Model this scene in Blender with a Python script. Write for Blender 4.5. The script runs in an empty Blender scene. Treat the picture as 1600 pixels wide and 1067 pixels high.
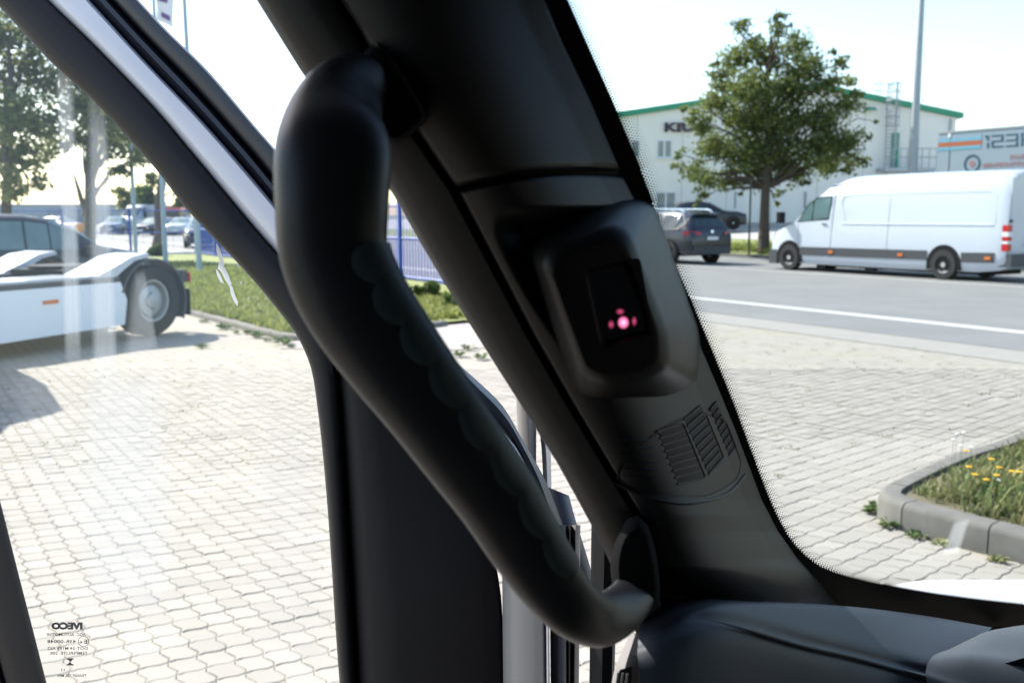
import bpy, bmesh, math, random
from mathutils import Vector, Matrix
random.seed(7)
sin, cos, pi, rad = math.sin, math.cos, math.pi, math.radians
scene = bpy.context.scene
COL = scene.collection

# ------------------------------------------------------------------ camera
F, CH = 1520.0, 1.70                      # focal length in photo pixels, eye height
TH = math.atan(198 / F)
cam_d = bpy.data.cameras.new('camera'); cam = bpy.data.objects.new('camera', cam_d)
COL.objects.link(cam); scene.camera = cam
cam.location = (0, 0, CH); cam.rotation_euler = (pi / 2 - TH, 0, 0)
cam_d.sensor_width = 36; cam_d.lens = F / 1600 * 36
cam_d.clip_start = 0.02; cam_d.clip_end = 3000
cam_d.dof.use_dof = True; cam_d.dof.focus_distance = 0.92; cam_d.dof.aperture_fstop = 11.5

# ------------------------------------------------------------------ sky, sun, exposure
SUN_EL = rad(44); SUN_AZ = math.atan2(-0.79, 0.61)      # azimuth from +Y towards +X
world = bpy.data.worlds.new('World'); scene.world = world; world.use_nodes = True
wn = world.node_tree.nodes; wl = world.node_tree.links
sky = wn.new('ShaderNodeTexSky'); sky.sky_type = 'NISHITA'; sky.sun_disc = False
sky.sun_elevation = SUN_EL; sky.sun_rotation = SUN_AZ
sky.air_density = 1.1; sky.dust_density = 1.2; sky.ozone_density = 1.0
bg = wn['Background']; bg.inputs['Strength'].default_value = 0.125
wl.new(sky.outputs[0], bg.inputs[0])
sun_d = bpy.data.lights.new('sun', 'SUN'); sun_d.energy = 3.7; sun_d.angle = rad(0.5); sun_d.color = (1, .955, .88)
sun = bpy.data.objects.new('sun', sun_d); COL.objects.link(sun)
S = Vector((sin(SUN_AZ) * cos(SUN_EL), cos(SUN_AZ) * cos(SUN_EL), sin(SUN_EL)))
sun.rotation_euler = S.to_track_quat('Z', 'Y').to_euler(); sun.location = S * 60
vs = scene.view_settings
vs.view_transform = 'Standard'; vs.look = 'None'; vs.gamma = 1; vs.use_curve_mapping = False; vs.exposure = 1.60
scene.render.engine = 'CYCLES'
scene.cycles.max_bounces = 10; scene.cycles.transparent_max_bounces = 16; scene.cycles.diffuse_bounces = 5

# ------------------------------------------------------------------ placement helpers
def ray(x, y):
    xc = (x - 800) / F; yc = (533.5 - y) / F
    return Vector((xc, cos(TH) + yc * sin(TH), -sin(TH) + yc * cos(TH)))
def P(x, y, d):  return Vector((0, 0, CH)) + ray(x, y) * d          # point at camera depth d
def G(x, y, z=0):
    r = ray(x, y); return Vector((0, 0, CH)) + r * ((z - CH) / r.z)
def PY(x, y, Y):
    r = ray(x, y); return Vector((0, 0, CH)) + r * (Y / r.y)
def proj(p):
    q = Vector(p) - Vector((0, 0, CH))
    d = q.y * cos(TH) - q.z * sin(TH); u = q.y * sin(TH) + q.z * cos(TH)
    return (800 + F * q.x / d, 533.5 - F * u / d, d)
def lerp(a, b, t): return a + (b - a) * t
def sstep(a, b, x):
    t = min(1, max(0, (x - a) / (b - a))); return t * t * (3 - 2 * t)
def pl_eval(pl, t, smooth=True):
    """point at parameter t in 0..1 (by length) on a Catmull-Rom spline through pl"""
    n = len(pl)
    L = [0]
    for i in range(1, n): L.append(L[-1] + math.dist(pl[i], pl[i - 1]))
    s = t * L[-1]
    i = 0
    while i < n - 2 and s > L[i + 1]: i += 1
    k = (s - L[i]) / max(1e-9, L[i + 1] - L[i])
    p1, p2 = pl[i], pl[i + 1]
    if not smooth: return tuple(lerp(a, b, k) for a, b in zip(p1, p2))
    p0 = pl[i - 1] if i > 0 else tuple(2 * a - b for a, b in zip(p1, p2))
    p3 = pl[i + 2] if i + 2 < n else tuple(2 * b - a for a, b in zip(p1, p2))
    k2, k3 = k * k, k * k * k
    return tuple(0.5 * (2 * b + (c - a) * k + (2 * a - 5 * b + 4 * c - d) * k2 + (3 * b - a - 3 * c + d) * k3)
                 for a, b, c, d in zip(p0, p1, p2, p3))
def resample(pl, n, smooth=True): return [pl_eval(pl, i / (n - 1), smooth) for i in range(n)]
def x_at(pl, y):
    for i in range(len(pl) - 1):
        if pl[i][1] <= y <= pl[i + 1][1]:
            return lerp(pl[i][0], pl[i + 1][0], (y - pl[i][1]) / (pl[i + 1][1] - pl[i][1]))
    a, b = (pl[0], pl[1]) if y < pl[0][1] else (pl[-2], pl[-1])
    return lerp(a[0], b[0], (y - a[1]) / (b[1] - a[1]))

# ------------------------------------------------------------------ materials
def newmat(name):
    m = bpy.data.materials.new(name); m.use_nodes = True
    nt = m.node_tree; return m, nt, nt.nodes['Principled BSDF']
def mat(name, col, rough=.6, metal=0, var=.12, vscale=6, bump=0, bscale=200, spec=.5, coat=0, emit=None, random_tint=0):
    m, nt, b = newmat(name)
    b.inputs['Roughness'].default_value = rough; b.inputs['Metallic'].default_value = metal
    b.inputs['Specular IOR Level'].default_value = spec
    if coat: b.inputs['Coat Weight'].default_value = coat; b.inputs['Coat Roughness'].default_value = .05
    tc = nt.nodes.new('ShaderNodeNewGeometry')
    nz = nt.nodes.new('ShaderNodeTexNoise'); nz.inputs['Scale'].default_value = vscale; nz.inputs['Detail'].default_value = 5
    nt.links.new(tc.outputs['Position'], nz.inputs['Vector'])
    mx = nt.nodes.new('ShaderNodeMix'); mx.data_type = 'RGBA'
    mx.inputs[6].default_value = (*[max(0, c * (1 - var)) for c in col], 1)
    mx.inputs[7].default_value = (*[min(1, c * (1 + var)) for c in col], 1)
    nt.links.new(nz.outputs[0], mx.inputs[0])
    out = mx.outputs[2]
    if random_tint:
        oi = nt.nodes.new('ShaderNodeObjectInfo'); hs = nt.nodes.new('ShaderNodeHueSaturation')
        at = nt.nodes.new('ShaderNodeAttribute'); at.attribute_name = 'tint'
        ad = nt.nodes.new('ShaderNodeMath'); ad.operation = 'ADD'
        nt.links.new(oi.outputs['Random'], ad.inputs[0]); nt.links.new(at.outputs['Fac'], ad.inputs[1])
        fr = nt.nodes.new('ShaderNodeMath'); fr.operation = 'FRACT'; nt.links.new(ad.outputs[0], fr.inputs[0])
        mr = nt.nodes.new('ShaderNodeMapRange'); mr.inputs[3].default_value = 1 - random_tint; mr.inputs[4].default_value = 1 + random_tint
        nt.links.new(fr.outputs[0], mr.inputs[0]); nt.links.new(mr.outputs[0], hs.inputs['Value'])
        nt.links.new(out, hs.inputs['Color']); out = hs.outputs[0]
    nt.links.new(out, b.inputs['Base Color'])
    if emit: b.inputs['Emission Color'].default_value = (*emit[:3], 1); b.inputs['Emission Strength'].default_value = emit[3]
    if bump:
        n2 = nt.nodes.new('ShaderNodeTexNoise'); n2.inputs['Scale'].default_value = bscale; n2.inputs['Detail'].default_value = 4
        nt.links.new(tc.outputs['Position'], n2.inputs['Vector'])
        bp = nt.nodes.new('ShaderNodeBump'); bp.inputs['Strength'].default_value = bump; bp.inputs['Distance'].default_value = .3 / bscale
        nt.links.new(n2.outputs[0], bp.inputs['Height']); nt.links.new(bp.outputs[0], b.inputs['Normal'])
    return m
def glass_mat(name, tint=(.93, .97, .95), refl=1.0, dust=None):
    m, nt, b = newmat(name); nt.nodes.remove(b)
    out = nt.nodes['Material Output']
    tr = nt.nodes.new('ShaderNodeBsdfTransparent'); tr.inputs[0].default_value = (*tint, 1)
    gl = nt.nodes.new('ShaderNodeBsdfGlossy'); gl.inputs['Roughness'].default_value = 0.0
    lw = nt.nodes.new('ShaderNodeLayerWeight'); lw.inputs[0].default_value = .5
    pw = nt.nodes.new('ShaderNodeMath'); pw.operation = 'POWER'; pw.inputs[1].default_value = 5; nt.links.new(lw.outputs['Facing'], pw.inputs[0])
    ml = nt.nodes.new('ShaderNodeMath'); ml.operation = 'MULTIPLY_ADD'; ml.inputs[1].default_value = .9 * refl; ml.inputs[2].default_value = .05 * refl
    nt.links.new(pw.outputs[0], ml.inputs[0])
    mx = nt.nodes.new('ShaderNodeMixShader')
    nt.links.new(ml.outputs[0], mx.inputs[0]); nt.links.new(tr.outputs[0], mx.inputs[1]); nt.links.new(gl.outputs[0], mx.inputs[2])
    nt.links.new(mx.outputs[0], out.inputs[0])
    return m
def film_mat(name, alpha, nscale=8):
    """thin film on glass, for dried dirt and for painted reflections: lets most light through, scatters some"""
    m, nt, b = newmat(name); nt.nodes.remove(b)
    out = nt.nodes['Material Output']
    tr = nt.nodes.new('ShaderNodeBsdfTransparent')
    tl = nt.nodes.new('ShaderNodeBsdfTranslucent'); tl.inputs[0].default_value = (.85, .85, .86, 1)
    df = nt.nodes.new('ShaderNodeBsdfDiffuse'); df.inputs[0].default_value = (.8, .8, .8, 1)
    m2 = nt.nodes.new('ShaderNodeMixShader'); m2.inputs[0].default_value = .35
    nt.links.new(tl.outputs[0], m2.inputs[1]); nt.links.new(df.outputs[0], m2.inputs[2])
    uv = nt.nodes.new('ShaderNodeUVMap')
    sp = nt.nodes.new('ShaderNodeSeparateXYZ'); nt.links.new(uv.outputs[0], sp.inputs[0])
    # soft edges across the film
    def edge(sock, w):
        a = nt.nodes.new('ShaderNodeMapRange'); a.interpolation_type = 'SMOOTHSTEP'
        a.inputs[1].default_value = 0; a.inputs[2].default_value = w
        nt.links.new(sock, a.inputs[0])
        c = nt.nodes.new('ShaderNodeMapRange'); c.interpolation_type = 'SMOOTHSTEP'
        c.inputs[1].default_value = 1; c.inputs[2].default_value = 1 - w
        nt.links.new(sock, c.inputs[0])
        k = nt.nodes.new('ShaderNodeMath'); k.operation = 'MULTIPLY'
        nt.links.new(a.outputs[0], k.inputs[0]); nt.links.new(c.outputs[0], k.inputs[1]); return k.outputs[0]
    e1 = edge(sp.outputs[0], .30); e2 = edge(sp.outputs[1], .18)
    nz = nt.nodes.new('ShaderNodeTexNoise'); nz.inputs['Scale'].default_value = nscale; nz.inputs['Detail'].default_value = 4
    mp = nt.nodes.new('ShaderNodeMapping'); mp.inputs['Scale'].default_value = (1, .15, 1)
    nt.links.new(uv.outputs[0], mp.inputs[0]); nt.links.new(mp.outputs[0], nz.inputs['Vector'])
    k1 = nt.nodes.new('ShaderNodeMath'); k1.operation = 'MULTIPLY'; nt.links.new(e1, k1.inputs[0]); nt.links.new(e2, k1.inputs[1])
    mr = nt.nodes.new('ShaderNodeMapRange'); mr.inputs[3].default_value = alpha * .7; mr.inputs[4].default_value = alpha * 1.3
    nt.links.new(nz.outputs[0], mr.inputs[0])
    k2 = nt.nodes.new('ShaderNodeMath'); k2.operation = 'MULTIPLY'; nt.links.new(k1.outputs[0], k2.inputs[0]); nt.links.new(mr.outputs[0], k2.inputs[1])
    mx = nt.nodes.new('ShaderNodeMixShader')
    nt.links.new(k2.outputs[0], mx.inputs[0]); nt.links.new(tr.outputs[0], mx.inputs[1]); nt.links.new(m2.outputs[0], mx.inputs[2])
    nt.links.new(mx.outputs[0], out.inputs[0]); return m
def leaf_mat(name, c1, c2, trans=.35):
    m, nt, b = newmat(name); nt.nodes.remove(b); out = nt.nodes['Material Output']
    at = nt.nodes.new('ShaderNodeAttribute'); at.attribute_name = 'tint'
    mx = nt.nodes.new('ShaderNodeMix'); mx.data_type = 'RGBA'
    mx.inputs[6].default_value = (*c1, 1); mx.inputs[7].default_value = (*c2, 1)
    nt.links.new(at.outputs['Fac'], mx.inputs[0])
    d = nt.nodes.new('ShaderNodeBsdfDiffuse'); t = nt.nodes.new('ShaderNodeBsdfTranslucent')
    g = nt.nodes.new('ShaderNodeBsdfGlossy'); g.inputs['Roughness'].default_value = .45; g.inputs[0].default_value = (1, 1, 1, 1)
    for q in (d, t): nt.links.new(mx.outputs[2], q.inputs[0])
    ms = nt.nodes.new('ShaderNodeMixShader'); ms.inputs[0].default_value = trans
    nt.links.new(d.outputs[0], ms.inputs[1]); nt.links.new(t.outputs[0], ms.inputs[2])
    m3 = nt.nodes.new('ShaderNodeMixShader'); m3.inputs[0].default_value = .015
    nt.links.new(ms.outputs[0], m3.inputs[1]); nt.links.new(g.outputs[0], m3.inputs[2])
    nt.links.new(m3.outputs[0], out.inputs[0]); return m
def pave_mat(name, ang, bw, bl):
    m, nt, b = newmat(name); b.inputs['Roughness'].default_value = .9; b.inputs['Specular IOR Level'].default_value = .25
    g = nt.nodes.new('ShaderNodeNewGeometry'); mp = nt.nodes.new('ShaderNodeMapping'); mp.vector_type = 'TEXTURE'
    mp.inputs['Rotation'].default_value = (0, 0, ang)
    nt.links.new(g.outputs['Position'], mp.inputs[0])
    br = nt.nodes.new('ShaderNodeTexBrick'); br.offset = 0; br.inputs['Scale'].default_value = 1
    br.inputs['Brick Width'].default_value = bl; br.inputs['Row Height'].default_value = bw
    br.inputs['Mortar Size'].default_value = .006; br.inputs['Mortar Smooth'].default_value = .4; br.inputs['Bias'].default_value = 0
    br.inputs['Color1'].default_value = (.275, .250, .215, 1); br.inputs['Color2'].default_value = (.32, .292, .255, 1)
    br.inputs['Mortar'].default_value = (.20, .185, .14, 1)
    nt.links.new(mp.outputs[0], br.inputs['Vector'])
    nz = nt.nodes.new('ShaderNodeTexNoise'); nz.inputs['Scale'].default_value = .9; nz.inputs['Detail'].default_value = 6
    nt.links.new(g.outputs['Position'], nz.inputs['Vector'])
    rp = nt.nodes.new('ShaderNodeMapRange'); rp.inputs[1].default_value = .52; rp.inputs[2].default_value = .72; rp.inputs[3].default_value = 0; rp.inputs[4].default_value = .45
    nt.links.new(nz.outputs[0], rp.inputs[0])
    mx = nt.nodes.new('ShaderNodeMix'); mx.data_type = 'RGBA'; mx.inputs[7].default_value = (.29, .26, .17, 1)
    nt.links.new(rp.outputs[0], mx.inputs[0]); nt.links.new(br.outputs[0], mx.inputs[6])
    nt.links.new(mx.outputs[2], b.inputs['Base Color']); return m

M = {}
M['trim'] = mat('pillar_plastic', (.0105, .0100, .0097), .5, spec=.22, bump=.25, bscale=900, var=.08)
M['trim2'] = mat('pillar_plastic_smooth', (.0068, .0068, .0071), .45, spec=.20, bump=.12, bscale=900, var=.06)
M['handle'] = mat('handle_rubber', (.0070, .0078, .0098), .42, spec=.25, bump=.1, bscale=700, var=.1)
M['grip'] = mat('grip_rubber', (.016, .027, .030), .5, spec=.25, bump=.2, bscale=900, var=.1)
M['housing'] = mat('housing_plastic', (.0050, .0050, .0054), .45, spec=.16, bump=.12, bscale=900, var=.06)
M['mount'] = mat('mount_plastic', (.005, .005, .0055), .9, spec=.04, var=.1)
M['black'] = mat('black_plastic', (.005, .005, .006), .6, var=.1, spec=.2)
M['frit'] = mat('frit_enamel', (.002, .002, .0025), .6, var=.05, spec=.12)
M['screen'] = mat('screen_glass', (.004, .004, .005), .08, var=.05)
M['dash'] = mat('dashboard_skin', (.026, .030, .039), .5, spec=.3, bump=.35, bscale=1100, var=.08)
M['doortrim'] = mat('door_trim', (.0145, .0122, .0126), .6, spec=.25, bump=.15, bscale=700, var=.08)
M['seal'] = mat('rubber_seal', (.011, .0118, .018), .45, var=.1)
M['cabwhite'] = mat('cab_white_paint', (.76, .72, .73), .25, var=.03, coat=.4)
M['cabgrey'] = mat('cab_lining', (.032, .032, .032), .9, var=.1)
M['white'] = mat('white_paint', (.48, .51, .56), .28, var=.025, vscale=1.5, coat=.5)
M['navy'] = mat('navy_paint', (.009, .012, .024), .25, var=.1, coat=.35)
M['blackpaint'] = mat('black_paint', (.010, .010, .012), .3, var=.1, coat=.25)
M['silver'] = mat('silver_paint', (.35, .38, .42), .3, metal=.4, var=.05, coat=.5)
M['redpaint'] = mat('red_paint', (.42, .05, .07), .3, var=.05, coat=.5)
M['bluepaint'] = mat('blue_paint', (.05, .09, .16), .3, var=.05, coat=.5)
M['tyre'] = mat('tyre_rubber', (.018, .018, .018), .8, var=.2, vscale=20)
M['rim'] = mat('rim_metal', (.38, .39, .40), .4, metal=.6, var=.1)
M['rimgrey'] = mat('rim_dull', (.36, .36, .35), .6, metal=.2, var=.2, vscale=12)
M['darkglass'] = mat('car_window', (.02, .03, .035), .05, var=.1, spec=.8)
M['cargreen'] = mat('car_window_green', (.10, .16, .16), .06, var=.3, vscale=3, spec=.8)
M['chrome'] = mat('chrome', (.75, .76, .78), .15, metal=1, var=.03)
M['plastic'] = mat('grey_bumper', (.05, .053, .058), .55, var=.1)
M['red'] = mat('red_lens', (.45, .015, .02), .2, var=.1)
M['amber'] = mat('amber_lens', (.6, .16, .03), .25, var=.1)
M['clear'] = mat('clear_lens', (.7, .7, .72), .15, var=.05)
M['plate'] = mat('number_plate', (.7, .7, .7), .4, var=.05)
M['plateblue'] = mat('plate_blue', (.02, .07, .35), .4, var=.05)
M['asphalt'] = mat('asphalt', (.168, .164, .159), .9, var=.22, vscale=.8, bump=.4, bscale=60)
M['line'] = mat('road_line_paint', (.42, .41, .39), .8, var=.12, vscale=14)
M['kerb'] = mat('kerb_concrete', (.140, .130, .115), .9, var=.38, vscale=9, bump=.5, bscale=120)
M['concrete'] = mat('pale_concrete', (.36, .345, .32), .9, var=.1, vscale=1.2)
M['walk'] = mat('walkway', (.30, .265, .245), .95, var=.2, vscale=6, bump=.5, bscale=90)
M['soil'] = mat('dry_soil', (.135, .115, .070), .95, var=.35, vscale=9)
M['turf'] = mat('turf_ground', (.19, .21, .062), .95, var=.45, vscale=2.2)
M['joint'] = mat('joint_sand', (.30, .27, .20), .95, var=.3, vscale=4)
M['paver'] = mat('paver_concrete', (.295, .268, .234), .85, var=.20, vscale=1.1, bump=.35, bscale=260, random_tint=.075, spec=.25)
M['pave_far_a'] = pave_mat('paving_a', rad(33), .110, .125)
M['pave_far_b'] = pave_mat('paving_b', rad(42), .125, .120)
M['steel'] = mat('galvanised_steel', (.36, .38, .40), .5, metal=.5, var=.12)
M['pole'] = mat('pole_grey_blue', (.30, .38, .43), .45, metal=.2, var=.08)
M['bluefence'] = mat('blue_fence_paint', (.02, .075, .34), .45, var=.12)
M['bwall'] = mat('cream_render', (.80, .765, .69), .85, var=.04, vscale=.7)
M['green'] = mat('green_trim', (.03, .27, .15), .45, var=.1)
M['greendoor'] = mat('green_door', (.04, .28, .17), .5, var=.1)
M['winframe'] = mat('window_frame_white', (.72, .72, .72), .5, var=.03)
M['winpane'] = mat('office_pane', (.24, .27, .26), .12, var=.25, vscale=.8, spec=.7)
M['letter'] = mat('sign_letters', (.05, .03, .05), .6, var=.2)
M['trailer'] = mat('trailer_grey', (.24, .30, .36), .5, var=.05, vscale=.6)
M['stripeblue'] = mat('stripe_light_blue', (.12, .34, .46), .5, var=.05)
M['stripeorange'] = mat('stripe_orange', (.36, .10, .045), .5, var=.08)
M['navyprint'] = mat('navy_print', (.02, .07, .12), .5, var=.08)
M['redprint'] = mat('brown_print', (.30, .16, .18), .5, var=.05)
M['shed'] = mat('shed_cladding', (.30, .34, .38), .6, var=.06)
M['orange'] = mat('orange_box', (.48, .22, .04), .6, var=.1)
M['bark'] = mat('bark', (.085, .065, .048), .95, var=.4, vscale=9, bump=.6, bscale=30)
M['barkpale'] = mat('bark_pale', (.16, .14, .12), .95, var=.35, vscale=7, bump=.6, bscale=30)
M['oak'] = leaf_mat('oak_leaves', (.062, .098, .038), (.225, .250, .070), .48)
M['maple'] = leaf_mat('maple_leaves', (.085, .115, .04), (.27, .275, .09), .48)
M['hedge'] = leaf_mat('bush_leaves', (.03, .06, .015), (.11, .15, .03), .3)
M['blade'] = leaf_mat('grass_blades', (.12, .16, .04), (.30, .31, .09), .4)
M['dryblade'] = leaf_mat('dry_blades', (.09, .16, .045), (.30, .26, .12), .3)
M['weed'] = leaf_mat('weed_leaves', (.05, .10, .03), (.16, .2, .07), .25)
M['yellow'] = mat('yellow_petals', (.75, .45, .02), .6, var=.1)
M['whitepetal'] = mat('white_petals', (.8, .8, .76), .6, var=.05)
M['stem'] = mat('stem_green', (.08, .13, .03), .7, var=.2)
M['flagwhite'] = mat('flag_cloth', (.75, .74, .76), .8, var=.04)
M['flagprint'] = mat('flag_print', (.16, .10, .26), .8, var=.1)
M['stamp'] = mat('stamp_ink', (.05, .045, .05), .7, var=.05)
M['splash'] = film_mat('dried_splash', 1.4)
M['glass'] = glass_mat('window_glass', (.95, .975, .96), .8)
M['wsglass'] = glass_mat('windscreen_glass', (.80, .85, .845), .5)
M['film'] = film_mat('glass_film', .25)
M['film2'] = film_mat('glass_film_faint', .12)
M['skirt'] = mat('truck_white_paint', (.70, .73, .77), .3, var=.03, vscale=2, coat=.3)

# ------------------------------------------------------------------ mesh builder
def sharpen(me, ang=35):
    bm = bmesh.new(); bm.from_mesh(me)
    bmesh.ops.recalc_face_normals(bm, faces=bm.faces) if ang else None
    for e in bm.edges:
        e.smooth = not (len(e.link_faces) == 2 and e.calc_face_angle(0) > rad(ang)) 
    for f in bm.faces: f.smooth = True
    bm.to_mesh(me); bm.free()
class MB:
    def __init__(s): s.v = []; s.f = []
    def add(s, vs, fs):
        o = len(s.v); s.v += [tuple(v) for v in vs]; s.f += [tuple(i + o for i in f) for f in fs]; return s
    def box(s, a, b):
        (x0, y0, z0), (x1, y1, z1) = a, b
        return s.add([(x0, y0, z0), (x1, y0, z0), (x1, y1, z0), (x0, y1, z0), (x0, y0, z1), (x1, y0, z1), (x1, y1, z1), (x0, y1, z1)],
                     [(0, 3, 2, 1), (4, 5, 6, 7), (0, 1, 5, 4), (1, 2, 6, 5), (2, 3, 7, 6), (3, 0, 4, 7)])
    def tube(s, pts, r, n=8, cap=True):
        pts = [Vector(p) for p in pts]; rings = []
        up = Vector((.123, .37, .92)).normalized()
        for i, p in enumerate(pts):
            t = (pts[min(i + 1, len(pts) - 1)] - pts[max(i - 1, 0)]).normalized()
            a = t.cross(up); a = a.normalized() if a.length > .05 else t.cross(Vector((1, 0, 0))).normalized()
            b = t.cross(a)
            rr = r[i] if isinstance(r, (list, tuple)) else r
            rings.append([p + a * (rr * cos(2 * pi * k / n)) + b * (rr * sin(2 * pi * k / n)) for k in range(n)])
        fs = [(i * n + k, i * n + (k + 1) % n, (i + 1) * n + (k + 1) % n, (i + 1) * n + k) for i in range(len(pts) - 1) for k in range(n)]
        if cap: fs += [tuple(range(n))[::-1], tuple((len(pts) - 1) * n + k for k in range(n))]
        return s.add([q for R in rings for q in R], fs)
    def grid(s, rows, closed=False):
        n = len(rows[0]); fs = []
        for i in range(len(rows) - 1):
            for k in range(n if closed else n - 1):
                k2 = (k + 1) % n
                fs.append((i * n + k, i * n + k2, (i + 1) * n + k2, (i + 1) * n + k))
        return s.add([p for r in rows for p in r], fs)
    def prism(s, poly, d):
        """extrude a planar polygon by vector d"""
        d = Vector(d); n = len(poly); poly = [Vector(p) for p in poly]
        fs = [tuple(range(n))[::-1], tuple(n + k for k in range(n))] + [(k, (k + 1) % n, n + (k + 1) % n, n + k) for k in range(n)]
        return s.add(poly + [p + d for p in poly], fs)
    def disc(s, c, r, axis, n=20, h=.02, r2=None):
        """cylinder of radius r from c along axis (length h)"""
        c = Vector(c); ax = Vector(axis).normalized(); a = ax.orthogonal().normalized(); b = ax.cross(a)
        r2 = r if r2 is None else r2
        A = [c + a * (r * cos(2 * pi * k / n)) + b * (r * sin(2 * pi * k / n)) for k in range(n)]
        B = [c + ax * h + a * (r2 * cos(2 * pi * k / n)) + b * (r2 * sin(2 * pi * k / n)) for k in range(n)]
        return s.add(A + B, [tuple(range(n))[::-1], tuple(n + k for k in range(n))] + [(k, (k + 1) % n, n + (k + 1) % n, n + k) for k in range(n)])
    def lathe(s, c, prof, axis, n=24):
        """revolve (radius, height) profile about axis"""
        c = Vector(c); ax = Vector(axis).normalized(); a = ax.orthogonal().normalized(); b = ax.cross(a)
        rows = [[c + ax * h + a * (r * cos(2 * pi * k / n)) + b * (r * sin(2 * pi * k / n)) for k in range(n)] for r, h in prof]
        return s.grid(rows, closed=True)
    def build(s, name, m, parent=None, world=False, ang=35, uv=None, tint=None):
        off = Vector((0, 0, 0))
        if world:
            q = parent
            while q is not None: off += q.location; q = q.parent
        me = bpy.data.meshes.new(name)
        me.from_pydata([tuple(Vector(v) - off) for v in s.v] if world else s.v, [], s.f)
        if ang is not None: sharpen(me, ang)
        me.materials.append(m)
        if tint is not None:
            at = me.attributes.new('tint', 'FLOAT', 'FACE'); at.data.foreach_set('value', tint)
        if uv is not None:
            ul = me.uv_layers.new(name='UVMap')
            for lp in me.loops: ul.data[lp.index].uv = uv[lp.vertex_index]
        o = bpy.data.objects.new(name, me); COL.objects.link(o); o.parent = parent
        return o
def tag(o, label=None, cat=None, group=None, kind=None):
    if label: o['label'] = label
    if cat: o['category'] = cat
    if group: o['group'] = group
    if kind: o['kind'] = kind
    return o
def thing(name, label, cat, loc=(0, 0, 0), rz=0, group=None):
    o = bpy.data.objects.new(name, None); COL.objects.link(o); o.empty_display_size = .2
    o.location = loc; o.rotation_euler = (0, 0, rz); return tag(o, label, cat, group)
def copy_tree(o, parent=None):
    c = o.copy(); COL.objects.link(c); c.parent = parent
    for ch in list(o.children): copy_tree(ch, c)
    return c
def sheet(name, poly, z, m):
    b = MB(); b.add([(x, y, z if not callable(z) else z(x, y)) for x, y in poly], [tuple(range(len(poly)))])
    return tag(b.build(name, m, ang=None), kind='structure')
def text_mesh(s, size, extrude=0, bold=0, width=1.0):
    cu = bpy.data.curves.new('lettering', 'FONT'); cu.body = s; cu.size = size; cu.extrude = extrude; cu.offset = bold
    cu.resolution_u = 2
    o = bpy.data.objects.new('lettering', cu); COL.objects.link(o)
    bpy.context.view_layer.update()
    dg = bpy.context.evaluated_depsgraph_get()
    me = bpy.data.meshes.new_from_object(o.evaluated_get(dg))
    bpy.data.objects.remove(o); vs_ = [tuple(v.co) for v in me.vertices]; fs = [tuple(p.vertices) for p in me.polygons]
    bpy.data.meshes.remove(me)
    xs = [v[0] for v in vs_]; x0, x1 = min(xs), max(xs)
    return [((v[0] - x0) * width, v[1], v[2]) for v in vs_], fs, (x1 - x0) * width
def text_on(mb, s, origin, ux, uy, un, size, target_w=None, bold=0, extrude=0):
    v, f, w = text_mesh(s, size, extrude, bold)
    k = target_w / w if target_w else 1
    o, ux, uy, un = Vector(origin), Vector(ux), Vector(uy), Vector(un)
    mb.add([o + ux * (p[0] * k) + uy * p[1] + un * p[2] for p in v], f)

# ------------------------------------------------------------------ ground, road, paving
E = Vector((-.5276, .8495, 0)); N = Vector((.8495, .5276, 0))      # along the road (away), across it (away)
def rd(off, s): p = N * off + E * s; return (p.x, p.y)
big = 2500
sheet('ground', [(-big, -big), (big, -big), (big, big), (-big, big)], -.02, mat('far_ground', (.16, .165, .10), .95, var=.3, vscale=.05))
SEAM = lambda y: .10 + .125 * y
sheet('left_yard_paving', [(-22, -6), (SEAM(-6), -6), (SEAM(40), 40), (-22, 40)], -.012, M['pave_far_a'])
sheet('right_yard_paving', [(SEAM(-6), -6), (14, -6), (14, 6), (4, 40), (SEAM(40), 40)], -.012, M['pave_far_b'])
sheet('gutter_strip', [rd(10.9, -40), rd(10.9, 80), rd(11.95, 80), rd(11.95, -40)], -.006, mat('gutter_slabs', (.255, .24, .215), .9, var=.12, vscale=3))
sheet('road', [rd(11.9, -120), rd(11.9, 260), rd(28.5, 260), rd(28.5, -120)], -.002, M['asphalt'])
for i, (o, w) in enumerate(((13.75, .36), (22.35, .16))):
    sheet('road_line', [rd(o - w / 2, -90), rd(o - w / 2, 200), rd(o + w / 2, 200), rd(o + w / 2, -90)], .002, M['line'])
# far kerb and rising verge, then the raised car park
k = MB(); k.grid([[(*rd(o, s), z) for o, z in ((28.5, -.03), (28.5, .12), (28.68, .125), (28.68, -.03))] for s in (-120, 260)])
tag(k.build('far_kerb', M['kerb']), kind='structure')
def vz(off): return lerp(.10, .47, sstep(28.5, 37, off)) if off < 37 else lerp(.47, .86, min(1, (off - 37) / 9))
v = MB(); v.grid([[(*rd(o, s), vz(o)) for o in (28.6, 30, 31.5, 33, 34.5, 36.4)] for s in range(-60, 121, 10)])
tag(v.build('far_verge', M['turf']), kind='structure')
v = MB(); v.grid([[(*rd(o, s), vz(o) + .004) for o in (36.3, 37, 40, 43, 46, 70, 140)] for s in range(-110, 161, 30)])
tag(v.build('car_park', M['concrete']), kind='structure')
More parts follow.
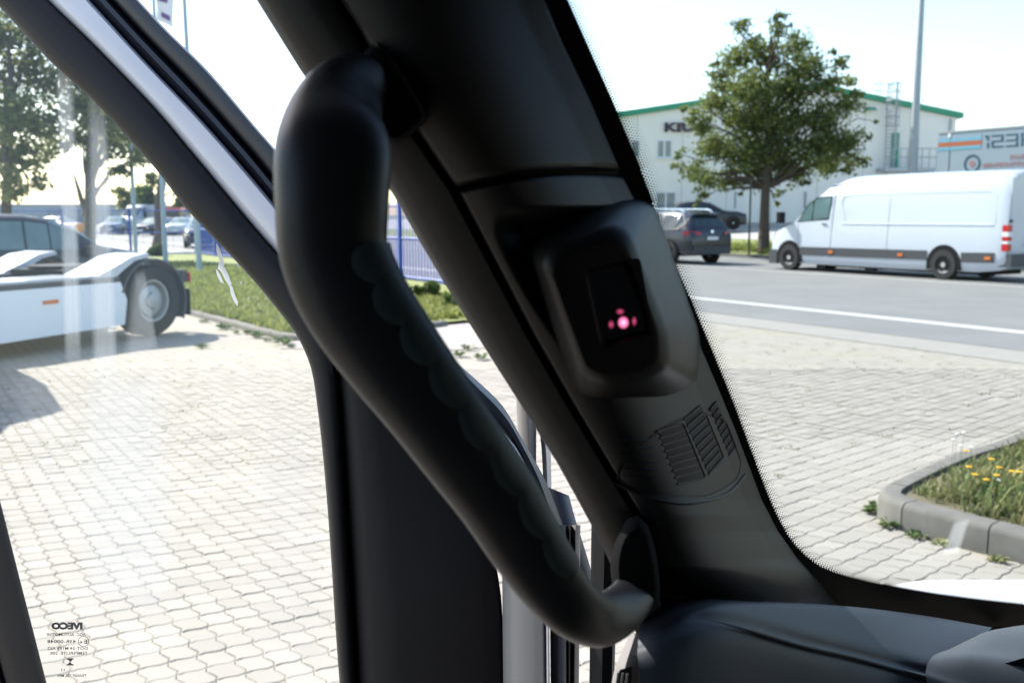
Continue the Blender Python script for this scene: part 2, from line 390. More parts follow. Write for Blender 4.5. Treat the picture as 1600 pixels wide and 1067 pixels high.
# grassed corner on the left, walkway before it, bright yard beyond
GRASS = [(-1.1, 15.0), (-2.2, 13.55), (-2.75, 13.18), (-3.15, 13.3), (-3.7, 14.05), (-5.66, 16.8), (-9.3, 21.9), (-20, 37), (-24, 43), (-14, 43), (-13.5, 41.8), (1.1, 19.4), rd(11.2, 14.2)]
sheet('walkway', [(-3.0, 12.4), (-1.0, 12.1), (1.6, 13.6), (2.6, 16.7), (-1.0, 15.3), (-2.9, 13.6)], -.003, M['walk'])
sheet('grass_bank', GRASS, .045, M['turf'])
sheet('far_yard', [(-80, 38), (-26, 38), (-24, 43), (-14, 43), (-13.5, 41.8), (1.1, 19.4), rd(11.8, 16.5), rd(11.8, 150), (-160, 150), (-160, 38)], -.007, mat('far_yard_concrete', (.42, .40, .37), .9, var=.06, vscale=.6))
def kerb_line(name, pts, w, h, label, seg=.75, parent_label=None):
    """a row of kerb stones: each stone a part"""
    t = thing(name, label, 'kerb', (pts[0][0], pts[0][1], 0))
    n = max(2, int(sum(math.dist(pts[i], pts[i + 1]) for i in range(len(pts) - 1)) / seg))
    pp = resample(pts, n * 4 + 1)
    for i in range(n):
        q = pp[i * 4:i * 4 + 5]; rows = []
        for j, c in enumerate(q):
            gi = i * 4 + j; a = pp[max(0, gi - 1)]; b = pp[min(len(pp) - 1, gi + 1)]
            tx, ty = b[0] - a[0], b[1] - a[1]; l = math.hypot(tx, ty); nx, ny = -ty / l, tx / l
            tx /= l; ty /= l
            sh = .004 if j == 0 else (-.004 if j == 4 else 0)
            x, y = c[0] + tx * sh, c[1] + ty * sh
            dz = random.uniform(-.003, .003)
            prof = ((0, -.05), (0, h - .035), (.008, h - .015), (.025, h - .003), (.04, h), (w, h), (w, -.05))
            rows.append([(x + nx * o, y + ny * o, z) for o, z in prof])
        b = MB(); b.grid(rows, closed=True)
        m = len(rows[0]); b.f += [tuple(range(m))[::-1], tuple(len(b.v) - m + k for k in range(m))]
        b.build('kerb_stone', M['kerb'], t, world=True)
    return t
kerb_line('grass_kerb', [(-9.3, 21.9), (-5.66, 16.8), (-3.7, 14.0), (-3.1, 13.27), (-2.65, 13.12), (-2.1, 13.5), (-1.0, 14.95)], .12, .075, 'low weathered kerb edging the sunny grass behind the truck wheel', .9)
# planted island with its kerb on the right
ISL = [(6.2, 9.6), (3.76, 7.0), (2.90, 6.25), (2.36, 5.72), (2.10, 5.42), (2.075, 5.24), (2.17, 5.03), (2.55, 4.56), (3.5, 3.45), (5.2, 1.6)]
kerb_line('island_kerb', ISL, .12, .15, 'grey concrete kerb with rounded corner around the flower island', .5)
sheet('island_bed', [(6.3, 9.4), (3.85, 6.93), (3.0, 6.17), (2.47, 5.65), (2.22, 5.38), (2.2, 5.26), (2.28, 5.10), (2.65, 4.65), (3.6, 3.55), (5.3, 1.7), (9, 3), (10, 8)], .125, M['soil'])

# individually laid pavers
def paver_mesh(w, l, bevel=True, jit=0):
    pts = []
    A1, A2, g, ns = l * .05, w * .10, .0020, 4
    for k in range(ns):                                                    # front edge (S curve)
        t = k / ns; pts.append((w * (t - .5), -l / 2 + A1 * sin(2 * pi * t)))
    for k in range(ns):                                                    # right edge (zigzag)
        t = k / ns; pts.append((w / 2 + A2 * (0, 1, 0, -1)[k], l * (t - .5)))
    for k in range(ns):
        t = 1 - k / ns; pts.append((w * (t - .5), l / 2 + A1 * sin(2 * pi * t)))
    for k in range(ns):
        t = 1 - k / ns; pts.append((-w / 2 + A2 * (0, -1, 0, 1)[k], l * (t - .5)))
    sh = lambda p, d: (p[0] * (1 - 2 * d / w), p[1] * (1 - 2 * d / l))
    n = len(pts); vv = [(*sh(p, g + .004), 0.0) for p in pts]; ff = [tuple(range(n))]
    if bevel:
        vv += [(*sh(p, g), -.0025) for p in pts]
        ff += [(k, k + n, (k + 1) % n + n, (k + 1) % n) for k in range(n)]
    return vv, ff
def lay(ang, w, l, inside, zone):
    u = Vector((-sin(ang), cos(ang), 0)); v = Vector((cos(ang), sin(ang), 0)); out = []
    R = 130
    for i in range(-R, R):
        for j in range(-R, R):
            c = v * (i * w) + u * (j * l)
            if 2.2 < c.y < 10.8 and inside(c): out.append((c, u, v))
    return out
def in_poly(x, y, poly):
    r = False; n = len(poly)
    for i in range(n):
        (x1, y1), (x2, y2) = poly[i], poly[(i + 1) % n]
        if (y1 > y) != (y2 > y) and x < (x2 - x1) * (y - y1) / (y2 - y1) + x1: r = not r
    return r
islpoly = ISL + [(9, 3), (10, 9)]
for (nm, ang, w, l, ins, vis) in (
        ('left_yard_paving', rad(33), .110, .125, lambda c: -.62 * c.y - .4 < c.x < SEAM(c.y) - .03, lambda x, y: (20 < x < 535 and 520 < y < 1075)),
        ('right_yard_paving', rad(42), .125, .120, lambda c: SEAM(c.y) + .03 < c.x < .60 * c.y + .4 and not in_poly(c.x, c.y, islpoly) and c.dot(N) < 10.8, lambda x, y: x > 1130 and y < 930)):
    base = bpy.data.objects[nm]
    L = lay(ang, w, l, ins, None)
    key = []
    for c, u, v in L:
        x, y, d = proj(c); key.append(d if vis(x, y) and x < 1610 else d + 100)
    order = sorted(range(len(L)), key=lambda i: key[i])
    vv, ff = paver_mesh(w, l)
    me = bpy.data.meshes.new('paver'); me.from_pydata(vv, [], ff); me.materials.append(M['paver'])
    rz = math.atan2(L[0][2].y, L[0][2].x)
    for i in order[:298]:
        o = bpy.data.objects.new('paver', me); COL.objects.link(o); o.parent = base
        o.location = L[i][0] + Vector((0, 0, random.uniform(-.002, .0015)))
        o.rotation_euler = (random.uniform(-.012, .012), random.uniform(-.012, .012), rz + random.uniform(-.015, .015))
    b = MB(); tint = []
    v2, f2 = paver_mesh(w, l, False)
    for i in order[298:]:
        c, u, v = L[i]; near = c.y < 6.5
        V_, F_ = (vv, ff) if near else (v2, f2)
        dz = random.uniform(-.003, .0015); tx, ty = random.uniform(-.012, .012), random.uniform(-.012, .012)
        b.add([c + v * p[0] + u * p[1] + Vector((0, 0, p[2] + dz + p[0] * tx + p[1] * ty)) for p in V_], F_)
        tint += [random.random()] * len(F_)
    tag(b.build('paver_field', M['paver'], base, ang=None, tint=tint), kind='stuff')
# dark jointing sand showing between the laid pavers
sheet('joint_bed', [(-7.4, 2.1), (7.2, 2.1), (7.2, 10.85), (-7.4, 10.85)], -.0055, M['joint'])

# ------------------------------------------------------------------ plants
def leaf_cloud(blobs, n, size, flat=.55, seed=1):
    """leaf-sized faces gathered into twig clumps inside ellipsoid blobs (center, radius)"""
    rnd = random.Random(seed); v, f, tint = [], [], []
    tot = sum(b[1] ** 2.3 for b in blobs)
    for c, r in blobs:
        nb = max(6, int(n * r ** 2.3 / tot)); nc = max(2, nb // 18)
        for q in range(nc):
            d = Vector((rnd.gauss(0, 1), rnd.gauss(0, 1), rnd.gauss(0, 1))).normalized() * (r * rnd.random() ** .45)
            cc = Vector(c) + Vector((d.x, d.y, d.z * .85)); base = rnd.random(); cr = min(r * .55, .36)
            for j in range(18):
                p = cc + Vector((rnd.gauss(0, 1), rnd.gauss(0, 1), rnd.gauss(0, .7))) * cr * .55
                s = size * rnd.uniform(.6, 1.25)
                nrm = (Vector((rnd.gauss(0, 1), rnd.gauss(0, 1), rnd.gauss(0, 1) + .9))).normalized()
                a = nrm.orthogonal().normalized(); a = Matrix.Rotation(rnd.uniform(0, 6.28), 3, nrm) @ a; e = nrm.cross(a)
                o = len(v)
                v += [p - a * s * .5, p + e * s * .3 + nrm * s * .08, p + a * s * .55, p - e * s * .3 + nrm * s * .05]
                f.append((o, o + 1, o + 2, o + 3)); tint.append(min(1, max(0, base * .65 + rnd.random() * .45)))
    return v, f, tint
def add_crown(t, blobs, n, size, m, seed, name='crown'):
    v, f, tint = leaf_cloud(blobs, n, size, seed=seed)
    b = MB(); b.v = [tuple(p) for p in v]; b.f = f
    return b.build(name, m, t, world=True, ang=None, tint=tint)
def limb_path(a, b, seed, k=5, wob=.06):
    rnd = random.Random(seed); a, b = Vector(a), Vector(b); L = (b - a).length; out = []
    for i in range(k + 1):
        t = i / k; p = a.lerp(b, t); p.z += L * .10 * sin(pi * t)
        if 0 < i < k: p += Vector((rnd.uniform(-1, 1), rnd.uniform(-1, 1), rnd.uniform(-1, 1))) * L * wob
        out.append(p)
    return out
def tree(name, label, base, trunk_top, r0, blobs, n, size, lm, bm_, seed, group=None, extra=()):
    t = thing(name, label, 'tree', base, 0, group)
    base, top = Vector(base), Vector(trunk_top); b = MB()
    pts = limb_path(base - Vector((0, 0, .1)), top, seed, 8, .012)
    b.tube(pts, [r0 * lerp(1.25 if i == 0 else 1, .30, i / 8) for i in range(9)], 10)
    b.build('trunk', bm_, t, world=True)
    bb = MB(); rnd = random.Random(seed)
    for i, (c, r) in enumerate(blobs):
        h = max(.30, min(.92, ((Vector(c).z - base.z) / (top.z - base.z)) - .25))
        s = base.lerp(top, h); bb.tube(limb_path(s, c, seed + i, 4, .07), [r0 * .34, r0 * .26, r0 * .18, r0 * .11, r0 * .05], 5)
    for a, c, r in extra: bb.tube(limb_path(a, c, seed + 77, 5, .03), [r, r * .85, r * .7, r * .55, r * .4, r * .25], 7)
    bb.build('branch', bm_, t, world=True)
    add_crown(t, blobs, n, size, lm, seed)
    return t
def grass_patch(name, poly, n, z, hgt, m, seed, dry=.5, near=None, wid=.006):
    rnd = random.Random(seed); b = MB(); tint = []
    xs = [p[0] for p in poly]; ys = [p[1] for p in poly]; k = 0; tries = 0
    while k < n and tries < n * 30:
        tries += 1
        x, y = rnd.uniform(min(xs), max(xs)), rnd.uniform(min(ys), max(ys))
        if not in_poly(x, y, poly): continue
        if near and rnd.random() > near(x, y): continue
        base = rnd.random()
        for j in range(rnd.randint(4, 8)):
            a = rnd.uniform(0, 6.28); h = hgt * rnd.uniform(.45, 1.25); l = h * rnd.uniform(.2, .9); w = wid * rnd.uniform(.7, 1.6)
            px, py = x + rnd.gauss(0, .025), y + rnd.gauss(0, .025)
            dx, dy = cos(a), sin(a)
            b.add([(px - dy * w, py + dx * w, z), (px + dy * w, py - dx * w, z), (px + dx * l * .5 + dy * w * .7, py + dy * l * .5 - dx * w * .7, z + h * .7), (px + dx * l * .5 - dy * w * .7, py + dy * l * .5 + dx * w * .7, z + h * .7),
                   (px + dx * l, py + dy * l, z + h * .95)], [(0, 1, 2, 3), (3, 2, 4)])
            q = min(1, max(0, base * .7 + rnd.random() * .4)); tint += [q, q]
        k += 1
    return tag(b.build(name, m, None, ang=None, tint=tint), kind='stuff')
grass_patch('island_grass', [(5.0, 8.1), (3.85, 6.85), (3.05, 6.15), (2.5, 5.62), (2.27, 5.38), (2.26, 5.27), (2.34, 5.10), (2.7, 4.68), (3.4, 3.9), (5, 4)], 2600, .12, .075, M['dryblade'], 3, wid=.005)
grass_patch('island_turf_tufts', [(4.6, 7.3), (3.6, 6.4), (2.6, 5.5), (2.4, 5.2), (2.7, 4.75), (3.3, 4.1), (4.4, 5.2)], 260, .12, .15, M['dryblade'], 31, wid=.008)
grass_patch('bank_grass', [(-1.2, 15.2), (-2.75, 13.4), (-3.2, 13.5), (-5.7, 17), (-9, 21.8), (-15, 31), (-11, 34), (-1, 19.5), (.5, 17)], 9000, .03, .13, M['blade'], 4, near=lambda x, y: min(1, (17 / y) ** 2), wid=.012)
grass_patch('verge_grass', [rd(28.8, -2), rd(28.8, 44), rd(36, 44), rd(36, -2)], 3000, .2, .25, M['blade'], 5, wid=.03)
grass_patch('joint_weeds', [(-6, 5), (-2.6, 5), (-2.6, 12.5), (-5, 12.8), (-6.5, 11)], 120, .0, .014, M['dryblade'], 61, wid=.004)
grass_patch('paving_weeds', [(1.4, 5.6), (5.5, 9.5), (5.2, 12.5), (2.6, 13.5), (2.2, 9)], 110, .0, .014, M['dryblade'], 62, wid=.004)
# weeds at the island kerb and along the grass kerb
def weed(label, c, r, n, seed, group=None, m=None):
    t = thing('weed', label, 'plant', c, 0, group); rnd = random.Random(seed); b = MB(); tint = []
    for j in range(n):
        a = rnd.uniform(0, 6.28); l = r * rnd.uniform(.4, 1.1); h = r * rnd.uniform(.15, .75); w = r * .17
        d = Vector((cos(a), sin(a), 0)); e = Vector((-sin(a), cos(a), 0)); o = d * (r * rnd.uniform(0, .45))
        p = [o, o + d * l * .5 + e * w + Vector((0, 0, h * .8)), o + d * l + Vector((0, 0, h * .75)), o + d * l * .5 - e * w + Vector((0, 0, h * .8))]
        b.add(p, [(0, 1, 2, 3)]); tint.append(rnd.random())
    b.build('leaves', m or M['weed'], t, ang=None, tint=tint)
    s = MB()
    for j in range(4):
        a = rnd.uniform(0, 6.28); s.tube([(0, 0, -.01), (cos(a) * r * .25, sin(a) * r * .25, r * .4)], r * .03, 4)
    s.build('stem', M['stem'], t)
    return t
for (x, y, r, n, lb) in ((1368, 800, .085, 46, 'green leafy weed at the left foot of the rounded island kerb'),
                         (1394, 822, .075, 40, 'bushy weed in front of the island kerb corner'),
                         (1432, 839, .06, 30, 'pale small weed at the joint of the island kerb'),
                         (1470, 851, .05, 24, 'dry brownish weed farther along the foot of the island kerb'),
                         (1558, 877, .055, 24, 'brown dry weed near the right end of the kerb foot')):
    weed(lb, G(x, y), r, n, int(x), None, M['dryblade'] if 'dry' in lb else M['weed'])
for i in range(9):
    t_ = i / 8; x = lerp(318, 456, t_ ** .7); y = lerp(503, 538, t_ ** .7) + (i % 3) * 2
    weed(('first', 'second', 'third', 'fourth', 'fifth', 'sixth', 'seventh', 'eighth', 'ninth')[i] + ' low weed from the truck wheel along the grass kerb', G(x, y), (.09, .14, .07)[i % 3], 30, 40 + i, 'weeds along the low grass kerb')
weed('small lone weed on the paving ahead of the truck wheel', G(315, 543), .10, 24, 71)
for i, (x, y) in enumerate(((731, 546), (752, 560), (718, 556))):
    weed(('middle', 'lowest right', 'leftmost')[i] + ' of three sparse weeds on the walkway seen inside the grab handle', G(x, y), .11, 22, 90 + i, 'weeds on the walkway')
def flower(label, x, y, m, r, seed, z=.27):
    c = G(x, y, z); t = thing('flower', label, 'flower', (c.x, c.y, .12))
    s = MB(); s.tube([(0, 0, -.01), (.005, .004, z - .12)], .0011, 5); s.build('stem', M['stem'], t)
    b = MB(); rnd = random.Random(seed)
    for k_ in range(12):
        a = 2 * pi * k_ / 12; d = Vector((cos(a), sin(a), .25)); e = Vector((-sin(a), cos(a), 0)); q = Vector((.005, .004, z - .12))
        b.add([q, q + d * r * .6 + e * r * .22, q + d * r, q + d * r * .6 - e * r * .22], [(0, 1, 2, 3)])
    b.disc((.005, .004, z - .122), r * .45, (0, 0, 1), 10, .008)
    b.build('petals', m, t)
for i, (x, y, lb) in enumerate(((1509, 705, 'yellow flower highest up, at the far edge of the island'), (1513, 730, 'yellow flower left of the others on the island'),
        (1522, 742, 'yellow flower lower left of the island group'), (1560, 731, 'yellow flower in the middle right of the island'), (1556, 743, 'yellow flower just below the middle right one'),
        (1540, 750, 'yellow flower lowest and nearest of the island group'), (1580, 737, 'orange yellow flower of a pair at the right, left one'), (1591, 738, 'orange yellow flower of a pair at the right, right one'), (1548, 718, 'small orange flower in dry grass behind the yellow ones'))):
    flower(lb, x, y, M['yellow'], .021, i)
for i, (x, y, lb) in enumerate(((1494, 678, 'white flower, upper one of a tall loose group'), (1505, 676, 'white flower topmost right of the tall group'), (1489, 687, 'white flower leftmost of the tall group'), (1501, 696, 'white flower low in the tall group'), (1517, 699, 'white flower right above the yellow one'), (1560, 750, 'white flower between yellow ones on the island'))):
    flower(lb, x, y, M['whitepetal'], .014, 50 + i, .36 if i < 5 else .25)

# big oak by the white van
TD = 39.5
tb = Vector((10.15, 39.4, .25))
def blobs_px(lst, Y, seed, spread=1.0):
    rnd = random.Random(seed); out = []
    for x, y, r in lst:
        R = r * .88 * Y / F; out.append((tuple(PY(x, y, Y + rnd.uniform(-1, 1) * spread * 1.2)), R))
    return out
oak = [(1163, 42, 17), (1176, 70, 20), (1218, 25, 12), (1216, 48, 17), (1150, 95, 28), (1200, 90, 33), (1245, 72, 26), (1262, 105, 28), (1305, 78, 9), (1312, 98, 15), (1130, 128, 26), (1180, 140, 40), (1240, 135, 38),
       (1290, 132, 26), (1325, 125, 13), (1118, 98, 9), (1122, 165, 28), (1165, 190, 38), (1220, 190, 44), (1280, 185, 40), (1322, 165, 24), (1338, 148, 12), (1068, 170, 9), (1078, 182, 14), (1098, 195, 22), (1112, 228, 32),
       (1165, 240, 40), (1220, 240, 40), (1280, 232, 40), (1322, 222, 28), (1345, 248, 14), (1350, 215, 10), (1062, 240, 11), (1060, 262, 12), (1080, 265, 20), (1102, 280, 22), (1140, 280, 24), (1190, 272, 28), (1240, 270, 26), (1290, 258, 24),
       (1326, 258, 16), (1095, 302, 13), (1088, 318, 7), (1218, 300, 10), (1212, 318, 6), (1258, 286, 9), (1370, 190, 5), (1160, 300, 8)]
tree('oak_tree', 'large leafy oak standing on the verge left of the white van', tb, PY(1205, 60, TD), .21, blobs_px(oak, TD, 2, 1.0), 28000, .17, M['oak'], M['bark'], 11)
# trees on the left, beyond the grass
Y1 = 34
left1 = [(-60, 60, 60), (10, 50, 42), (55, 75, 36), (30, 110, 45), (-30, 150, 55), (70, 140, 34), (20, 180, 48), (65, 195, 40), (-10, 235, 50), (45, 245, 40), (90, 225, 26), (15, 290, 30), (60, 285, 20), (5, 20, 25), (85, 110, 25)]
tree('leafy_tree', 'dense leafy tree at the left edge behind the side window', (G(15, 412).x, Y1, .05), PY(15, 90, Y1), .20, blobs_px(left1, Y1, 5, 1.2), 9000, .22, M['maple'], M['bark'], 21)
Y2 = 35.5
left2 = [(135, 60, 30), (160, 110, 34), (120, 125, 28), (130, 165, 34), (165, 185, 34), (190, 150, 30), (130, 215, 24), (180, 225, 28), (200, 200, 24), (185, 265, 18), (150, 255, 14), (215, 245, 18), (170, 60, 36), (210, 100, 34)]
b0 = Vector((G(155, 407).x, Y2, .05))
tree('forked_tree', 'tall pale barked tree with a forked trunk behind the truck', b0, PY(150, 100, Y2), .24, blobs_px(left2, Y2, 6, 1.2), 7000, .22, M['maple'], M['barkpale'], 22,
     extra=((b0 + Vector((0, 0, 1.9)), PY(112, 270, Y2), .11), (b0 + Vector((0, 0, 1.6)), PY(180, 180, Y2), .13)))
Y3 = 46
left3 = [(225, 190, 30), (262, 215, 32), (240, 235, 28), (270, 260, 26), (215, 225, 22), (255, 180, 34), (300, 230, 30), (245, 278, 14), (290, 275, 18), (310, 190, 40), (270, 140, 40)]
tree('dark_tree', 'darker tree behind the grey flagpoles', (G(266, 390).x, Y3, 0), PY(264, 190, Y3), .20, blobs_px(left3, Y3, 7, 1.2), 8000, .26, M['maple'], M['bark'], 23)
def bush(label, x, y, base_y, r, Y, n, seed, m=None):
    c = PY(x, base_y, Y); t = thing('bush', label, 'bush', (c.x, Y, 0)); rnd = random.Random(seed); b = MB()
    bl = []
    for j in range(7):
        bl.append((tuple(PY(x + rnd.uniform(-.7, .7) * r, y + rnd.uniform(-.6, .7) * r, Y + rnd.uniform(-.5, .5))), r * .5 * Y / F))
    for q, rr in bl: b.tube(limb_path((c.x, Y, -.05), q, seed, 4, .05), [.05, .04, .03, .02, .01], 5)
    b.build('stem', M['bark'], t, world=True)
    add_crown(t, bl, n, .28 * Y / 60 + .05, m or M['hedge'], seed, 'leaves'); return t
bush('rounded dark green bush at the end of the grey shed', 205, 310, 362, 22, 96, 1200, 31, M['maple'])
bush('bright yellow green bush between the two nearer flagpoles', 236, 312, 362, 20, 92, 1200, 32)
bush('green bush behind the third flagpole near the blue fence', 285, 318, 362, 22, 92, 1200, 33)
bush('low bush on the grass between the flagpoles', 243, 392, 400, 12, 39.5, 700, 34)
bush('shrub at the foot of the blue fence, right side', 702, 470, 486, 30, 17.6, 900, 35, M['weed'])
bush('shrub at the foot of the blue fence, left side', 665, 452, 470, 20, 19.6, 700, 36, M['hedge'])

# ------------------------------------------------------------------ vehicles
def wheel(parent, c, r, w, side, rimm, spokes=5, rim_r=.66):
    """tyre with a rim as its child; side=+1 faces local +Y"""
    ax = (0, side, 0); c = Vector(c)
    t = MB(); t.lathe(c - Vector(ax) * w, [(r * .62, 0), (r * .93, 0), (r, w * .15), (r, w * .85), (r * .94, w), (r * rim_r * 1.04, w), (r * rim_r, w * .86)], ax, 28)
    ty = t.build('tyre', M['tyre'], parent)
    q = MB(); q.lathe(c - Vector(ax) * w, [(r * rim_r, w * .9), (r * rim_r * .9, w * .88), (r * rim_r * .86, w * .55), (.001, w * .5)], ax, 24)
    for k_ in range(spokes):
        a = 2 * pi * k_ / spokes + .3; d = Vector((cos(a), 0, sin(a))); e = Vector((-sin(a), 0, cos(a))); hw = r * .075
        y0 = Vector((0, side * (-w * .28), 0)); y1 = Vector((0, side * (-w * .12), 0))
        A = [c + y0 + d * r * .1 - e * hw, c + y0 + d * r * .1 + e * hw, c + y0 + d * r * rim_r * .92 + e * hw * 1.3, c + y0 + d * r * rim_r * .92 - e * hw * 1.3]
        q.prism(A, y1 - y0)
    q.disc(c + Vector((0, side * (-w * .3), 0)), r * .17, ax, 12, w * .25)
    q.build('rim', rimm, ty); return ty
def loft_vehicle(root, stations, paint, glass_m, side_rng, front_rng, rear_rng, wheels, wr, ww, rimm, spokes=5, bottom_m=None):
    """stations: (x, zb, zbelt, ztop, wbelt, wtop)"""
    def ring(st):
        x, zb, ze, zt, wb, wt = st; zm = lerp(zb, ze, .5)
        h = [(wb * .86, zb), (wb * .985, zb + (ze - zb) * .16), (wb, zm), (wb * .985, lerp(zm, ze, .75)), (wb * .955, ze), (lerp(wb * .955, wt, .9), lerp(ze, zt, .84)), (wt * .90, lerp(ze, zt, .97)), (wt * .55, zt), (0.0, zt + .015)]
        return [(x, y, z) for y, z in h] + [(x, -y, z) for y, z in h[-2::-1]]
    rows = [ring(s) for s in stations]; n = len(rows[0]); body = MB(); body.grid(rows)
    m0 = len(body.v); body.f += [tuple(range(n)), tuple(m0 - n + k_ for k_ in range(n))[::-1]]
    body.f += [((i + 1) * n, i * n, i * n + n - 1, (i + 1) * n + n - 1) for i in range(len(rows) - 1)]
    bo = body.build('body', paint, root, ang=40)
    def win(name, cells, shrink=.07):
        b = MB()
        for i, k_ in cells:
            q = [Vector(rows[i][k_]), Vector(rows[i][k_ + 1]), Vector(rows[i + 1][k_ + 1]), Vector(rows[i + 1][k_])]
            c = sum(q, Vector()) / 4; nr = (q[2] - q[0]).cross(q[3] - q[1])
            if nr.length < 1e-6: continue
            nr.normalize()
            if nr.dot(c - Vector((c.x, 0, .9))) < 0: nr = -nr
            b.add([p.lerp(c, shrink) + nr * .008 for p in q], [(0, 1, 2, 3)])
        if b.f: return b.build(name, glass_m, root, ang=None)
    for i in side_rng:
        win('side_window', [(i, 4)]); win('side_window', [(i, n - 6)])
    if front_rng: win('windscreen', [(i, k_) for i in front_rng for k_ in range(5, n - 6)], .02)
    if rear_rng: win('rear_window', [(i, k_) for i in rear_rng for k_ in range(5, n - 6)], .03)
    for x in wheels:
        for sd in (1, -1):
            wmax = max(s[4] for s in stations)
            a = MB(); a.disc((x, sd * (wmax - .03), wr), wr * 1.16, (0, sd, 0), 24, .036); a.build('wheel_arch', M['black'], root)
            wheel(root, (x, sd * (wmax + .02), wr), wr, ww, sd, rimm, spokes)
    return rows
def plate(root, x, z, sgn, w=.5):
    b = MB(); b.box((min(x, x + sgn * .012), -w / 2, z - .055), (max(x, x + sgn * .012), w / 2, z + .055)); b.build('number_plate', M['plate'], root)
def suv(name, label, loc, rz, paint, glass, sc=1.0, rails=True, group=None):
    t = thing(name, label, 'car', loc, rz, group)
    st = [(2.28, .42, .72, .80, .60, .5), (2.20, .30, .86, .95, .80, .68), (1.9, .25, .98, 1.06, .92, .75), (1.15, .24, 1.05, 1.13, .93, .76), (.95, .24, 1.06, 1.15, .93, .74),
          (.25, .24, 1.07, 1.60, .93, .62), (-.05, .24, 1.07, 1.66, .93, .64), (-.85, .24, 1.08, 1.69, .93, .65), (-1.55, .24, 1.09, 1.65, .92, .64), (-2.0, .26, 1.10, 1.56, .90, .60), (-2.26, .32, 1.06, 1.16, .88, .70), (-2.33, .42, .95, 1.02, .84, .70), (-2.34, .48, .6, .7, .80, .72)]
    st = [tuple(q * sc for q in s) for s in st]
    loft_vehicle(t, st, paint, glass, (5, 6, 7, 8), (4,), (9,), (1.38 * sc, -1.35 * sc), .36 * sc, .22, M['rim'])
    for sd in (1, -1):
        b = MB(); b.prism([(-2.28 * sc, sd * .86 * sc, .90 * sc), (-2.02 * sc, sd * .935 * sc, .92 * sc), (-2.02 * sc, sd * .935 * sc, 1.04 * sc), (-2.30 * sc, sd * .80 * sc, 1.05 * sc), (-2.36 * sc, sd * .5 * sc, 1.0 * sc), (-2.37 * sc, sd * .5 * sc, .93 * sc)], (-.02, sd * .012, 0)); b.build('tail_light', M['red'], t)
        b = MB(); b.prism([(2.24 * sc, sd * .55 * sc, .70 * sc), (2.1 * sc, sd * .82 * sc, .74 * sc), (2.1 * sc, sd * .82 * sc, .86 * sc), (2.25 * sc, sd * .55 * sc, .80 * sc)], (.02, sd * .02, 0)); b.build('headlight', M['clear'], t)
        b = MB(); b.box((.85 * sc, sd * .93 * sc if sd > 0 else -1.12 * sc, 1.03 * sc), (1.02 * sc, 1.12 * sc if sd > 0 else -.93 * sc, 1.18 * sc)); b.build('wing_mirror', paint, t)
        if rails:
            b = MB(); b.tube([(.1 * sc, sd * .60 * sc, 1.66 * sc), (-.1 * sc, sd * .60 * sc, 1.74 * sc), (-1.5 * sc, sd * .60 * sc, 1.73 * sc), (-1.7 * sc, sd * .60 * sc, 1.64 * sc)], .025, 6); b.build('roof_rail', M['chrome'], t)
            b = MB(); b.tube([(.35 * sc, sd * .90 * sc, 1.06 * sc), (-1.75 * sc, sd * .90 * sc, 1.10 * sc), (-1.98 * sc, sd * .80 * sc, 1.28 * sc), (-1.7 * sc, sd * .66 * sc, 1.58 * sc), (-.85 * sc, sd * .67 * sc, 1.62 * sc), (0, sd * .67 * sc, 1.59 * sc)], .018, 6); b.build('window_chrome', M['chrome'], t)
        b = MB(); b.box((-2.36 * sc, sd * .45 * sc - .15, .45 * sc), (-2.33 * sc, sd * .45 * sc + .15, .52 * sc)); b.build('reflector', M['red'], t)
    plate(t, -2.365 * sc, .82 * sc, -1)
    b = MB(); b.box((-2.37 * sc, -.78 * sc, .32 * sc), (-2.2 * sc, .78 * sc, .56 * sc)); b.build('bumper', M['plastic'], t)
    b = MB(); b.disc((-2.33 * sc, 0, 1.03 * sc), .06, (-1, 0, .1), 16, .015); b.build('badge', M['chrome'], t)
    b = MB(); b.prism([(-1.9 * sc, -.55 * sc, 1.62 * sc), (-2.15 * sc, -.55 * sc, 1.57 * sc), (-2.15 * sc, .55 * sc, 1.57 * sc), (-1.9 * sc, .55 * sc, 1.62 * sc)], (0, 0, .03)); b.build('spoiler', paint, t)
    return t
def hatch(name, label, loc, rz, paint, glass, sc=1.0, group=None):
    t = thing(name, label, 'car', loc, rz, group)
    st = [(2.1, .38, .62, .70, .58, .5), (2.02, .25, .72, .80, .76, .64), (1.6, .20, .84, .92, .87, .7), (.95, .2, .90, .98, .88, .7), (.8, .2, .91, 1.0, .88, .7), (.1, .2, .92, 1.40, .88, .58), (-.3, .2, .92, 1.46, .88, .60), (-1.0, .2, .93, 1.44, .87, .58), (-1.5, .2, .95, 1.36, .86, .55), (-1.9, .25, .93, 1.02, .83, .62), (-2.02, .32, .82, .9, .78, .62), (-2.05, .42, .6, .68, .74, .62)]
    st = [tuple(q * sc for q in s) for s in st]
    loft_vehicle(t, st, paint, glass, (5, 6, 7), (4,), (8,), (1.3 * sc, -1.25 * sc), .32 * sc, .2, M['rim'])
    for sd in (1, -1):
        b = MB(); b.box((-2.05 * sc, sd * .66 * sc - .1, .72 * sc), (-1.96 * sc, sd * .66 * sc + .1, .86 * sc)); b.build('tail_light', M['red'], t)
        b = MB(); b.box((1.98 * sc, sd * .6 * sc - .12, .60 * sc), (2.08 * sc, sd * .6 * sc + .12, .70 * sc)); b.build('headlight', M['clear'], t)
    plate(t, 2.1 * sc, .42 * sc, 1)
    return t
HE = math.atan2(E.y, E.x)
